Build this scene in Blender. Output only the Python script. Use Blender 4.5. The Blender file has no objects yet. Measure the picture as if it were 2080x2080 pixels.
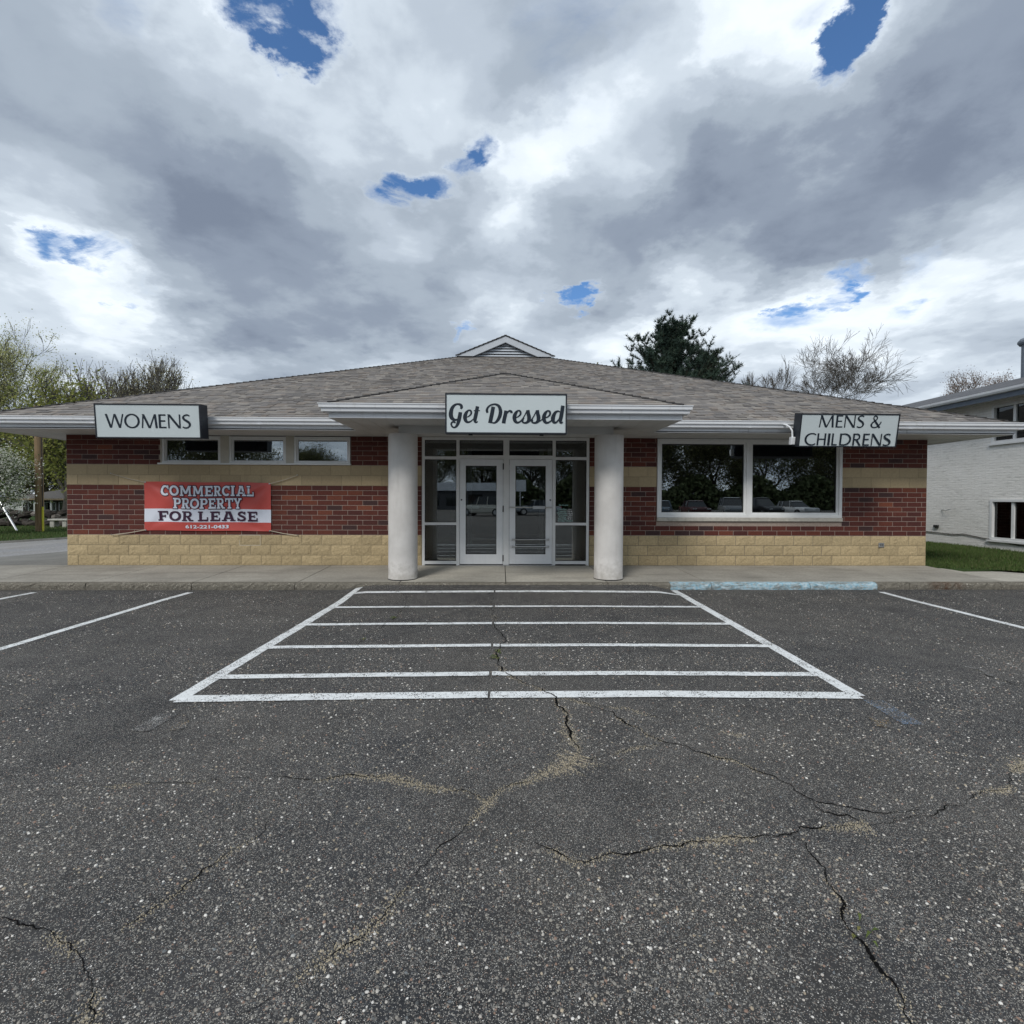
import bpy, math, random
import numpy as np
from mathutils import Vector, Matrix, noise as mnoise

sc = bpy.context.scene
COL = sc.collection
rad = math.radians

# ------------------------------------------------------------------ camera
cam_d = bpy.data.cameras.new('camera'); cam = bpy.data.objects.new('camera', cam_d); COL.objects.link(cam)
cam_d.sensor_width = 36.0; cam_d.lens = 18.0; cam_d.shift_y = -0.0047
cam_d.clip_start = 0.05; cam_d.clip_end = 3000
yaw, pit, rol = rad(1.3), rad(1.0), rad(0.2)
fw = Vector((math.sin(yaw)*math.cos(pit), math.cos(yaw)*math.cos(pit), -math.sin(pit)))
rt = Vector((math.cos(yaw), -math.sin(yaw), 0)); up = rt.cross(fw)
r2 = rt*math.cos(rol)+up*math.sin(rol); u2 = -rt*math.sin(rol)+up*math.cos(rol)
M = Matrix((r2, u2, -fw)).transposed().to_4x4(); M.translation = (0, 0, 1.58)
cam.matrix_world = M
sc.camera = cam

# ------------------------------------------------------------------ world: broken cloud over a blue sky
SUN_EL, SUN_ROT = rad(45), rad(207)          # sun high, behind the viewer's left shoulder
world = bpy.data.worlds.new('World'); sc.world = world; world.use_nodes = True
wt = world.node_tree; wt.nodes.clear()
STR = 0.1
def wn(t, **kw):
    n = wt.nodes.new(t)
    for k, v in kw.items(): setattr(n, k, v)
    return n
def wl(a, b): wt.links.new(a, b)
def wmath(op, a, b=None, c=None):
    n = wn('ShaderNodeMath', operation=op)
    for i, x in enumerate((a, b, c)):
        if x is None: continue
        if isinstance(x, (int, float)): n.inputs[i].default_value = x
        else: wl(x, n.inputs[i])
    return n.outputs[0]
sky = wn('ShaderNodeTexSky', sky_type='NISHITA', sun_disc=False, sun_elevation=SUN_EL, sun_rotation=SUN_ROT,
         air_density=1.0, dust_density=0.6, ozone_density=1.6)
tc = wn('ShaderNodeTexCoord'); DIR = tc.outputs['Generated']
sep = wn('ShaderNodeSeparateXYZ'); wl(DIR, sep.inputs[0])
zc = wmath('ADD', wmath('MAXIMUM', sep.outputs[2], 0.0), 0.16)
comb = wn('ShaderNodeCombineXYZ')
wl(wmath('DIVIDE', sep.outputs[0], zc), comb.inputs[0]); wl(wmath('DIVIDE', sep.outputs[1], zc), comb.inputs[1])
Q = comb.outputs[0]                            # where a ray meets the flat cloud deck
def wnoise(vec, scale, detail, rough=0.5, dist=0.0):
    n = wn('ShaderNodeTexNoise'); n.inputs['Scale'].default_value = scale; n.inputs['Detail'].default_value = detail
    n.inputs['Roughness'].default_value = rough; n.inputs['Distortion'].default_value = dist; wl(vec, n.inputs['Vector']); return n
wz = wnoise(Q, 2.2, 9, 0.62)                   # domain warp
wv = wn('ShaderNodeVectorMath', operation='SUBTRACT'); wl(wz.outputs['Color'], wv.inputs[0]); wv.inputs[1].default_value = (.5, .5, .5)
ws_ = wn('ShaderNodeVectorMath', operation='SCALE'); wl(wv.outputs[0], ws_.inputs[0]); ws_.inputs['Scale'].default_value = 0.30
wa = wn('ShaderNodeVectorMath', operation='ADD'); wl(DIR, wa.inputs[0]); wl(ws_.outputs[0], wa.inputs[1])
wnm = wn('ShaderNodeVectorMath', operation='NORMALIZE'); wl(wa.outputs[0], wnm.inputs[0]); WD = wnm.outputs[0]
big = wnoise(Q, 0.9, 7, 0.52, 0.3); fine = wnoise(Q, 3.0, 9, 0.54, 0.2)
D = wmath('MULTIPLY_ADD', big.outputs['Fac'], 0.95, 0.045)
D = wmath('MULTIPLY_ADD', wmath('SUBTRACT', fine.outputs['Fac'], 0.5), 0.62, D)
# cloud masses (+) and gaps (-): azimuth from north, elevation, radius in degrees, weight
BLOBS = [
(-27.5,39.9,2.8,-0.22),(-24.2,40.0,4.0,-0.30),(-22.1,40.0,3.2,-0.26),(-23.1,38.4,2.2,-0.26),(-20.3,41.6,2.6,-0.21),(-35.7,36.6,2.8,-0.17),(34.0,38.9,2.5,-0.31),(33.5,37.9,2.2,-0.31),
(32.6,36.9,2.2,-0.31),(32.0,35.9,2.1,-0.37),(-2.4,34.5,2.4,-0.31),(-3.9,33.1,2.4,-0.30),(-9.9,30.1,2.4,-0.34),(-7.8,30.8,2.0,-0.31),(-11.7,29.0,2.0,-0.34),(7.0,20.5,2.2,-0.40),
(8.2,21.2,1.6,-0.19),(-42.0,19.9,1.8,-0.17),(-39.7,20.0,2.2,-0.19),(-37.5,19.4,2.0,-0.22),(-34.9,18.2,2.2,-0.25),(32.0,19.6,2.2,-0.25),(30.7,18.0,2.0,-0.24),(27.7,17.2,1.6,-0.19),
(-4.4,18.0,1.0,-0.19),(38.3,18.5,2.6,-0.17),(8.9,41.0,7.8,-0.17),(-8.5,42.5,9.1,-0.16),(27.9,35.8,10.4,-0.16),(28.8,38.5,10.4,-0.14),(-31.8,35.6,9.1,-0.11),(-23.3,35.5,10.4,-0.14),
(8.4,31.8,10.4,-0.14),(13.0,33.1,7.8,-0.13),(-14.1,26.7,7.8,-0.14),(-1.5,31.1,9.1,-0.13),(-37.6,22.6,7.8,-0.11),(-35.8,22.5,5.2,-0.07),(44.6,26.6,7.8,-0.08),(-41.7,17.0,6.5,-0.05),
(-39.8,15.1,7.8,-0.05),(-33.2,16.0,7.8,-0.09),(0.3,23.3,6.5,-0.09),(22.3,18.6,9.1,-0.11),(34.4,16.0,10.4,-0.07),(41.9,16.6,10.4,-0.08),(2.0,34.0,6.5,-0.11),(36.5,31.8,7.8,-0.09),
(17.5,20.6,6.5,-0.05),(-38.6,27.6,19.5,0.11),(-33.0,30.5,13.0,0.06),(-26.6,30.0,18.2,0.08),(-28.0,24.4,13.0,0.11),(-21.9,21.1,13.0,0.13),(-10.7,22.4,11.7,0.12),(-16.8,18.8,9.1,0.07),
(-2.7,28.0,9.1,0.11),(-31.9,19.7,9.1,0.06),(-11.8,39.1,14.3,0.08),(0.8,41.9,11.7,0.09),(6.6,37.3,9.1,0.07),(16.3,31.1,9.1,0.07),(14.7,28.3,11.7,0.12),(10.8,25.0,9.1,0.13),
(18.0,24.4,9.1,0.06),(25.2,26.9,11.7,0.12),(29.9,28.4,11.7,0.14),(36.2,28.3,11.7,0.11),(35.1,24.8,10.4,0.13),(41.1,23.2,10.4,0.12),(42.2,34.2,11.7,0.15),(39.5,33.1,9.1,0.11),
(44.8,30.7,9.1,0.08),(45.0,20.5,10.4,0.07),(20.0,38.4,9.1,0.04),
]
HOLE = None
for az, el, r, w in BLOBS:
    v = (math.sin(rad(az))*math.cos(rad(el)), math.cos(rad(az))*math.cos(rad(el)), math.sin(rad(el)))
    d = wn('ShaderNodeVectorMath', operation='DOT_PRODUCT'); wl(WD, d.inputs[0]); d.inputs[1].default_value = v
    mr = wn('ShaderNodeMapRange', interpolation_type='SMOOTHSTEP'); wl(d.outputs['Value'], mr.inputs['Value'])
    mr.inputs['From Min'].default_value = math.cos(rad(r)); mr.inputs['From Max'].default_value = 1.0
    mr.inputs['To Min'].default_value = 0; mr.inputs['To Max'].default_value = w
    if w < -.168: HOLE = wmath('SUBTRACT', HOLE, mr.outputs['Result']) if HOLE is not None else wmath('MULTIPLY', mr.outputs['Result'], -1.0)
    else: D = wmath('ADD', D, mr.outputs['Result'])
rag = wnoise(Q, 3.4, 10, 0.66, 0.6)             # gaps have ragged, veiled edges
rm_ = wn('ShaderNodeMapRange'); wl(rag.outputs['Fac'], rm_.inputs['Value'])
rm_.inputs['From Min'].default_value = .34; rm_.inputs['From Max'].default_value = .66; rm_.inputs['To Min'].default_value = .1; rm_.inputs['To Max'].default_value = 1.9
HR = wmath('MULTIPLY', HOLE, rm_.outputs['Result'])
D = wmath('SUBTRACT', D, wmath('MULTIPLY', HR, 0.42))
ramp = wn('ShaderNodeValToRGB'); wl(D, ramp.inputs[0])
cr = ramp.color_ramp; cr.interpolation = 'EASE'
def stop(p, c):
    e = cr.elements.new(p); e.color = (c[0], c[1], c[2], 1)
cr.elements[0].position = 0.16; cr.elements[0].color = (.60, .69, .81, 1)
cr.elements[1].position = 1.0; cr.elements[1].color = (.165, .200, .265, 1)
stop(0.27, (.76, .82, .875)); stop(0.36, (.67, .735, .80)); stop(0.45, (.515, .58, .65)); stop(0.55, (.40, .458, .53)); stop(0.66, (.315, .368, .435)); stop(0.82, (.225, .268, .338))
cov = wn('ShaderNodeMapRange', interpolation_type='SMOOTHSTEP'); wl(D, cov.inputs['Value'])
cov.inputs['From Min'].default_value = 0.05; cov.inputs['From Max'].default_value = 0.30
gap = wn('ShaderNodeMapRange', interpolation_type='SMOOTHSTEP'); wl(HR, gap.inputs['Value'])
gap.inputs['From Min'].default_value = 0.05; gap.inputs['From Max'].default_value = 0.52; gap.inputs['To Min'].default_value = 1.0; gap.inputs['To Max'].default_value = 0.0
covg = wmath('MULTIPLY', cov.outputs[0], gap.outputs[0])
csc = wn('ShaderNodeVectorMath', operation='SCALE'); wl(ramp.outputs[0], csc.inputs[0]); csc.inputs['Scale'].default_value = 1.0/STR
bsc = wn('ShaderNodeVectorMath', operation='MULTIPLY'); wl(sky.outputs[0], bsc.inputs[0]); bsc.inputs[1].default_value = (0.66, 0.92, 1.16)
mx = wn('ShaderNodeMix', data_type='RGBA'); wl(covg, mx.inputs['Factor']); wl(bsc.outputs[0], mx.inputs['A']); wl(csc.outputs[0], mx.inputs['B'])
bg = wn('ShaderNodeBackground'); bg.inputs['Strength'].default_value = STR; wl(mx.outputs['Result'], bg.inputs[0])
wo = wn('ShaderNodeOutputWorld'); wl(bg.outputs[0], wo.inputs[0])
world.cycles.sampling_method = 'MANUAL'; world.cycles.sample_map_resolution = 512

# ------------------------------------------------------------------ sun behind thin cloud, exposure
sd = bpy.data.lights.new('sun', 'SUN'); sun = bpy.data.objects.new('sun', sd); COL.objects.link(sun)
sd.energy = 1.5; sd.angle = rad(16); sd.color = (1.0, 0.955, 0.89)
sdir = Vector((math.sin(SUN_ROT)*math.cos(SUN_EL), math.cos(SUN_ROT)*math.cos(SUN_EL), math.sin(SUN_EL)))
sun.rotation_euler = sdir.to_track_quat('Z', 'Y').to_euler(); sun.location = sdir*60
vs = sc.view_settings; vs.view_transform = 'Standard'; vs.look = 'None'; vs.gamma = 1.0; vs.exposure = 0.38; vs.use_curve_mapping = False
sc.cycles.max_bounces = 8; sc.cycles.transparent_max_bounces = 16; sc.cycles.caustics_reflective = False; sc.cycles.caustics_refractive = False

# ------------------------------------------------------------------ mesh helpers
rng = random.Random(7)
class MB:
    """collects boxes, quads, tubes and prisms; build() links them as one mesh object"""
    def __init__(s): s.v = []; s.f = []; s.c = []
    def add(s, vs_, fs, col=None):
        n = len(s.v); s.v += [tuple(p) for p in vs_]
        for f in fs: s.f.append(tuple(i+n for i in f)); s.c.append(col)
        return s
    def box(s, x0, x1, y0, y1, z0, z1, col=None):
        return s.add([(x0,y0,z0),(x1,y0,z0),(x1,y1,z0),(x0,y1,z0),(x0,y0,z1),(x1,y0,z1),(x1,y1,z1),(x0,y1,z1)],
                     [(0,3,2,1),(4,5,6,7),(0,1,5,4),(1,2,6,5),(2,3,7,6),(3,0,4,7)], col)
    def cbox(s, x0, x1, y0, y1, z0, z1, e=0.004, col=None):
        """box with its front (-y) and top edges chamfered"""
        return s.add([(x0,y1,z0),(x1,y1,z0),(x1,y1,z1),(x0,y1,z1),(x0,y0+e,z0),(x1,y0+e,z0),(x1,y0+e,z1),(x0,y0+e,z1),
                      (x0+e,y0,z0+e),(x1-e,y0,z0+e),(x1-e,y0,z1-e),(x0+e,y0,z1-e)],
                     [(0,1,5,4),(1,2,6,5),(2,3,7,6),(3,0,4,7),(4,5,9,8),(5,6,10,9),(6,7,11,10),(7,4,8,11),(8,9,10,11),(3,2,1,0)], col)
    def quad(s, a, b, c, d, col=None): return s.add([a,b,c,d], [(0,1,2,3)], col)
    def poly(s, pts, col=None): return s.add(pts, [tuple(range(len(pts)))], col)
    def prism(s, pts, z0, z1, col=None):
        n = len(pts)
        return s.add([(x,y,z0) for x,y in pts]+[(x,y,z1) for x,y in pts],
                     [tuple(range(n-1,-1,-1)), tuple(range(n,2*n))]+[(i,(i+1)%n,n+(i+1)%n,n+i) for i in range(n)], col)
    def tube(s, pts, rs, n=8, cap=True, col=None):
        pts = [Vector(p) for p in pts]
        if isinstance(rs, (int,float)): rs = [rs]*len(pts)
        base = len(s.v); ref = None
        for i, p in enumerate(pts):
            d = (pts[min(i+1,len(pts)-1)]-pts[max(i-1,0)]).normalized()
            if ref is None: ref = d.orthogonal().normalized()
            a = (ref-d*ref.dot(d))
            a = a.normalized() if a.length > 1e-6 else d.orthogonal().normalized()
            ref = a; b = d.cross(a)
            for k in range(n):
                t = 2*math.pi*k/n
                q = p+(a*math.cos(t)+b*math.sin(t))*rs[i]; s.v.append((q.x,q.y,q.z))
        for i in range(len(pts)-1):
            for k in range(n):
                s.f.append((base+i*n+k, base+i*n+(k+1)%n, base+(i+1)*n+(k+1)%n, base+(i+1)*n+k)); s.c.append(col)
        if cap:
            s.f.append(tuple(base+k for k in range(n-1,-1,-1))); s.c.append(col)
            e = base+(len(pts)-1)*n; s.f.append(tuple(e+k for k in range(n))); s.c.append(col)
        return s
    def sweep(s, prof, path, col=None):
        """profile (out, z) swept along a plan path with mitred corners; 'out' is to the right of travel"""
        path = [Vector((p[0],p[1])) for p in path]; n = len(prof); base = len(s.v)
        for i, p in enumerate(path):
            ds = []
            if i > 0: ds.append((path[i]-path[i-1]).normalized())
            if i < len(path)-1: ds.append((path[i+1]-path[i]).normalized())
            ns = [Vector((d.y,-d.x)) for d in ds]; m = sum(ns, Vector((0,0))).normalized()
            k = 1.0/max(0.3, m.dot(ns[0]))
            for o, z in prof: q = p+m*o*k; s.v.append((q.x,q.y,z))
        for i in range(len(path)-1):
            for k in range(n):
                a = base+i*n; b = a+n
                s.f.append((a+k, a+(k+1)%n, b+(k+1)%n, b+k)); s.c.append(col)
        s.f.append(tuple(base+k for k in range(n))); s.c.append(col)
        e = base+(len(path)-1)*n; s.f.append(tuple(e+k for k in range(n-1,-1,-1))); s.c.append(col)
        return s
    def mesh(s, name, mat=None, smooth=False):
        me = bpy.data.meshes.new(name); me.from_pydata(s.v, [], s.f)
        if mat: me.materials.append(mat)
        if any(c is not None for c in s.c):
            at = me.attributes.new('tint', 'FLOAT_COLOR', 'FACE')
            at.data.foreach_set('color', [x for c in s.c for x in ((*c, 1.0) if c is not None else (1,1,1,1))])
        if smooth: me.polygons.foreach_set('use_smooth', [True]*len(me.polygons))
        me.update(); return me
    def build(s, name, mat, parent=None, smooth=False, **kw):
        return link(name, s.mesh(name, mat, smooth), parent, **kw)
def link(name, me, parent=None, label=None, cat=None, group=None, kind=None, loc=None):
    o = bpy.data.objects.new(name, me); COL.objects.link(o)
    if parent is not None: o.parent = parent
    if loc is not None: o.location = loc
    return tag(o, label, cat, group, kind)
def tag(o, label=None, cat=None, group=None, kind=None):
    if label: o['label'] = label
    if cat: o['category'] = cat
    if group: o['group'] = group
    if kind: o['kind'] = kind
    return o
def thing(name, label, cat, group=None, loc=(0,0,0), rz=0):
    o = bpy.data.objects.new(name, None); COL.objects.link(o); o.empty_display_size = 0.2
    o.location = loc; o.rotation_euler = (0,0,rz)
    return tag(o, label, cat, group)
def copy_tree(o, parent=None, label=None):
    c = o.copy(); COL.objects.link(c)
    if parent is not None: c.parent = parent
    if label: c['label'] = label
    for ch in list(o.children): copy_tree(ch, c)
    return c
def np_mesh(name, verts, faces_flat, sizes, mat, cols=None):
    """fast mesh from arrays: verts (N,3), flat loop indices, face sizes"""
    me = bpy.data.meshes.new(name); nv = len(verts); nf = len(sizes)
    me.vertices.add(nv); me.vertices.foreach_set('co', np.asarray(verts, np.float32).ravel())
    me.loops.add(len(faces_flat)); me.loops.foreach_set('vertex_index', np.asarray(faces_flat, np.int32))
    me.polygons.add(nf); st = np.concatenate(([0], np.cumsum(sizes)[:-1])).astype(np.int32)
    me.polygons.foreach_set('loop_start', st); me.polygons.foreach_set('loop_total', np.asarray(sizes, np.int32))
    me.materials.append(mat)
    if cols is not None:
        at = me.attributes.new('tint', 'FLOAT_COLOR', 'FACE')
        at.data.foreach_set('color', np.concatenate([cols, np.ones((nf,1))], 1).astype(np.float32).ravel())
    me.update(calc_edges=True); me.validate(); return me

# ------------------------------------------------------------------ materials
class Mat:
    def __init__(s, name, rough=0.8, spec=0.5, metal=0.0):
        s.m = bpy.data.materials.new(name); s.m.use_nodes = True; s.t = s.m.node_tree
        s.b = s.t.nodes['Principled BSDF']; s.b.inputs['Roughness'].default_value = rough
        s.b.inputs['Specular IOR Level'].default_value = spec; s.b.inputs['Metallic'].default_value = metal
        s.geo = None
    def n(s, t, **kw):
        n = s.t.nodes.new(t)
        for k, v in kw.items(): setattr(n, k, v)
        return n
    def l(s, a, b): s.t.links.new(a, b)
    def pos(s, scale=(1,1,1)):
        if s.geo is None: s.geo = s.n('ShaderNodeNewGeometry')
        if scale == (1,1,1): return s.geo.outputs['Position']
        m = s.n('ShaderNodeVectorMath', operation='MULTIPLY'); s.l(s.geo.outputs['Position'], m.inputs[0]); m.inputs[1].default_value = scale
        return m.outputs[0]
    def noise(s, scale, detail=4, rough=0.55, vec=None, dist=0):
        n = s.n('ShaderNodeTexNoise'); n.inputs['Scale'].default_value = scale; n.inputs['Detail'].default_value = detail
        n.inputs['Roughness'].default_value = rough; n.inputs['Distortion'].default_value = dist
        s.l(vec if vec is not None else s.pos(), n.inputs['Vector']); return n.outputs['Fac']
    def ramp(s, fac, stops, interp='LINEAR'):
        r = s.n('ShaderNodeValToRGB'); s.l(fac, r.inputs[0]); c = r.color_ramp; c.interpolation = interp
        while len(c.elements) < len(stops): c.elements.new(0.5)
        for e, (p, col) in zip(c.elements, stops):
            e.position = p; e.color = (*col, 1) if not isinstance(col, (int,float)) else (col,col,col,1)
        return r.outputs[0]
    def mix(s, fac, a, b, blend='MIX'):
        m = s.n('ShaderNodeMix', data_type='RGBA', blend_type=blend)
        for k, x in (('Factor', fac), ('A', a), ('B', b)):
            i = m.inputs[k] if k != 'Factor' else m.inputs[0]
            if isinstance(x, (int,float)): i.default_value = x if k == 'Factor' else (x,x,x,1)
            elif isinstance(x, tuple): i.default_value = (*x, 1)
            else: s.l(x, i)
        return m.outputs['Result']
    def math(s, op, a, b=0.0, c=None):
        m = s.n('ShaderNodeMath', operation=op)
        for i, x in enumerate((a, b, c)):
            if x is None: continue
            if isinstance(x, (int,float)): m.inputs[i].default_value = x
            else: s.l(x, m.inputs[i])
        return m.outputs[0]
    def attr(s, name='tint'): a = s.n('ShaderNodeAttribute', attribute_name=name); return a.outputs['Color']
    def color(s, c):
        if isinstance(c, tuple): s.b.inputs['Base Color'].default_value = (*c, 1)
        else: s.l(c, s.b.inputs['Base Color'])
        return s
    def bump(s, h, strength=0.4, dist=0.01):
        b = s.n('ShaderNodeBump'); b.inputs['Strength'].default_value = strength; b.inputs['Distance'].default_value = dist
        s.l(h, b.inputs['Height']); s.l(b.outputs[0], s.b.inputs['Normal']); return s
def plain(name, c, rough=0.6, var=0.12, scale=6, spec=0.4, metal=0.0, bump=0.0, bscale=40):
    m = Mat(name, rough, spec, metal); f = m.noise(scale, 5)
    lo = tuple(x*(1-var) for x in c); hi = tuple(min(1, x*(1+var)) for x in c)
    m.color(m.ramp(f, [(0.3, lo), (0.7, hi)]))
    if bump: m.bump(m.noise(bscale, 5), bump, 0.01)
    return m.m
def tinted(name, rough=0.85, var=0.2, scale=30, spec=0.3, bump=0.0, bscale=60, mult=1.0):
    m = Mat(name, rough, spec); f = m.noise(scale, 4)
    m.color(m.mix(1.0, m.attr(), m.ramp(f, [(0.25, (1-var)*mult), (0.75, (1+var)*mult)]), 'MULTIPLY'))
    if bump: m.bump(m.noise(bscale, 4), bump, 0.01)
    return m.m

# asphalt: dark binder with rounded stones showing through
def asphalt(name, base=(.034,.035,.038), pale=1.0, stones=True):
    m = Mat(name, 0.88, 0.3); P = m.pos()
    big = m.noise(0.35, 5, 0.6); mid = m.noise(2.2, 5, 0.6)
    c = m.mix(m.ramp(m.noise(90, 3), [(0.3, 0.0), (0.75, 1.0)]), tuple(x*0.72 for x in base), tuple(x*1.45 for x in base))
    oil = m.noise(1.1, 4, 0.5); lane = m.noise(1.0, 4, 0.55, m.pos((1.1, 0.16, 1)))
    c = m.mix(m.ramp(oil, [(0.60, 0.0), (0.72, 0.55)]), c, tuple(x*0.55 for x in base))
    c = m.mix(m.ramp(lane, [(0.45, 0.0), (0.7, 0.5)]), c, tuple(x*1.9 for x in base))
    c = m.mix(1.0, c, m.ramp(m.noise(16, 6, 0.7), [(0.28, 0.55), (0.72, 1.6)]), 'MULTIPLY')
    c = m.mix(m.math('MULTIPLY', m.ramp(big, [(0.40, 0.0), (0.66, 1.0)]), 0.62), c, (.085*pale,.078*pale,.069*pale))
    h = m.math('MULTIPLY', m.noise(140, 3), 0.5)
    if stones:
        wob = m.n('ShaderNodeTexNoise'); wob.inputs['Scale'].default_value = 120; m.l(P, wob.inputs['Vector'])
        off = m.n('ShaderNodeVectorMath', operation='SCALE'); m.l(wob.outputs['Color'], off.inputs[0]); off.inputs['Scale'].default_value = 0.006
        VV = m.n('ShaderNodeVectorMath', operation='ADD'); m.l(P, VV.inputs[0]); m.l(off.outputs[0], VV.inputs[1])
        for sc_, dens, rr in ((78, 0.45, 0.36), (130, 0.60, 0.39), (215, 0.54, 0.40), (340, 0.30, 0.40)):
            v = m.n('ShaderNodeTexVoronoi', voronoi_dimensions='3D'); v.inputs['Scale'].default_value = sc_; m.l(VV.outputs[0], v.inputs['Vector'])
            sp = m.n('ShaderNodeSeparateColor'); m.l(v.outputs['Color'], sp.inputs[0])
            on = m.math('LESS_THAN', sp.outputs[0], m.math('MULTIPLY_ADD', mid, 1.0, dens-0.5))
            r = m.math('MULTIPLY_ADD', sp.outputs[1], 0.24, rr-0.16)
            ins = m.math('MULTIPLY', on, m.math('LESS_THAN', v.outputs['Distance'], r))
            sc_col = m.ramp(sp.outputs[2], [(0.0, (.072,.070,.067)), (0.20, (.125,.120,.112)), (0.38, (.19,.178,.16)), (0.54, (.28,.262,.23)), (0.66, (.24,.17,.135)),
                                            (0.73, (.14,.152,.158)), (0.79, (.44,.415,.37)), (0.90, (.66,.635,.59))], 'CONSTANT')
            c = m.mix(ins, c, sc_col); h = m.math('ADD', h, m.math('MULTIPLY', ins, 0.6))
    m.color(c); m.bump(h, 0.55, 0.006); return m
A = asphalt('asphalt', (.0215,.0222,.0245)); M_asphalt = A.m
def worn_paint(name, col, wear):
    m = asphalt(name); base = m.b.inputs['Base Color'].links[0].from_socket
    v = m.n('ShaderNodeTexVoronoi'); v.inputs['Scale'].default_value = 95; m.l(m.pos(), v.inputs['Vector'])
    f = m.math('ADD', m.math('MULTIPLY', v.outputs['Distance'], 0.55), m.math('MULTIPLY', m.noise(7, 6, 0.65), 0.75))
    f = m.math('ADD', f, m.math('MULTIPLY', m.noise(160, 2), 0.35))
    k = m.ramp(f, [(wear-0.05, 1.0), (wear+0.05, 0.0)])
    dirt = m.mix(m.ramp(m.noise(18, 4), [(0.35, 0.0), (0.8, 0.6)]), col, tuple(x*0.62 for x in col))
    m.color(m.mix(k, base, dirt)); m.b.inputs['Roughness'].default_value = 0.8; return m.m
M_line = worn_paint('white_line_paint', (.82,.84,.84), 0.97)
M_line_old = worn_paint('faded_white_paint', (.50,.50,.48), 0.67)
M_blue_old = worn_paint('faded_blue_paint', (.16,.26,.40), 0.72)
M_ochre_old = worn_paint('faded_ochre_paint', (.36,.24,.09), 0.70)
M_road = asphalt('road_asphalt', (.22,.222,.228), 2.8, False).m
M_pebble = tinted('pebble', 0.7, 0.25, 120, 0.35)
M_sand = tinted('sand', 0.95, 0.25, 90, 0.1)
M_crack = plain('crack_shade_joint_dark', (.009,.009,.009), 1.0, 0.3, 40, 0.0)  # near-black paints the shade inside cracks; also the dark bed in walk joints
def concrete(name, c, dark, rust=False):
    m = Mat(name, 0.9, 0.2); f = m.noise(0.9, 6, 0.62); g = m.noise(26, 5)
    col = m.ramp(f, [(0.28, dark), (0.62, c)]); col = m.mix(1.0, col, m.ramp(g, [(0.3, 0.84), (0.75, 1.12)]), 'MULTIPLY')
    st = m.noise(1.0, 5, 0.6, m.pos((0.7, 3.5, 1)))
    col = m.mix(m.ramp(st, [(0.52, 0.0), (0.72, 0.55)]), col, tuple(x*0.62 for x in dark))
    m.color(col); m.bump(g, 0.25, 0.006); return m
M_conc = concrete('sidewalk_concrete', (.385,.365,.32), (.265,.25,.22)).m
M_conc_pale = concrete('pale_concrete', (.50,.475,.415), (.345,.33,.29)).m
M_apron = concrete('apron_concrete', (.24,.235,.215), (.16,.158,.148)).m
def kerb_mat(name, paint=None):
    m = Mat(name, 0.95, 0.15); v = m.n('ShaderNodeTexVoronoi'); v.inputs['Scale'].default_value = 70; m.l(m.pos(), v.inputs['Vector'])
    sp = m.n('ShaderNodeSeparateColor'); m.l(v.outputs['Color'], sp.inputs[0])
    stone = m.ramp(sp.outputs[0], [(0, (.13,.12,.10)), (0.5, (.21,.195,.16)), (0.75, (.31,.28,.23)), (0.92, (.48,.45,.39))], 'CONSTANT')
    c = m.mix(m.ramp(m.noise(5, 5), [(0.4, 0.85), (0.65, 0.3)]), stone, (.19,.175,.145))
    if paint:
        k = m.ramp(m.noise(7, 6, 0.7, m.pos((0.8, 1.5, 3.2))), [(0.45, 1.0), (0.60, 0.25)])
        c = m.mix(k, c, m.mix(m.ramp(m.noise(22, 4), [(0.35, 0.0), (0.65, 1.0)]), paint, (.56,.66,.70)))
    else:
        rust = m.n('ShaderNodeVectorMath', operation='DISTANCE'); m.l(m.pos(), rust.inputs[0]); rust.inputs[1].default_value = (7.85, 8.8, .1)
        k = m.math('MULTIPLY', m.ramp(rust.outputs['Value'], [(0.0, 1.0), (0.42, 0.0)]), m.ramp(m.noise(9, 5), [(0.35, 0.2), (0.6, 1.0)]))
        c = m.mix(k, c, (.085,.04,.022))
    m.color(c); m.bump(v.outputs['Distance'], 0.9, 0.012); return m.m
M_kerb = kerb_mat('kerb_concrete'); M_kerb_blue = kerb_mat('blue_kerb_paint', (.29,.53,.66))

def brick_mat(name, island):
    m = Mat(name, 0.8, 0.3)
    if island: r = m.n('ShaderNodeNewGeometry').outputs['Random Per Island']
    else: r = m.n('ShaderNodeObjectInfo').outputs['Random']
    c = m.ramp(r, [(0.0, (.078,.025,.022)), (0.22, (.094,.027,.022)), (0.48, (.110,.031,.023)), (0.74, (.130,.038,.026)), (0.91, (.155,.047,.029)),
                   (0.945, (.055,.028,.028)), (0.985, (.19,.06,.034))], 'CONSTANT')
    c = m.mix(1.0, c, m.ramp(m.noise(35, 5, 0.65), [(0.25, 0.70), (0.78, 1.25)]), 'MULTIPLY')
    c = m.mix(m.ramp(m.noise(9, 5), [(0.58, 0.0), (0.8, 0.35)]), c, (.10,.055,.045))
    m.color(c); m.bump(m.noise(120, 4), 0.35, 0.004); return m.m
M_brick = brick_mat('red_brick', False); M_brick_i = brick_mat('red_brick_rest', True)
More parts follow.
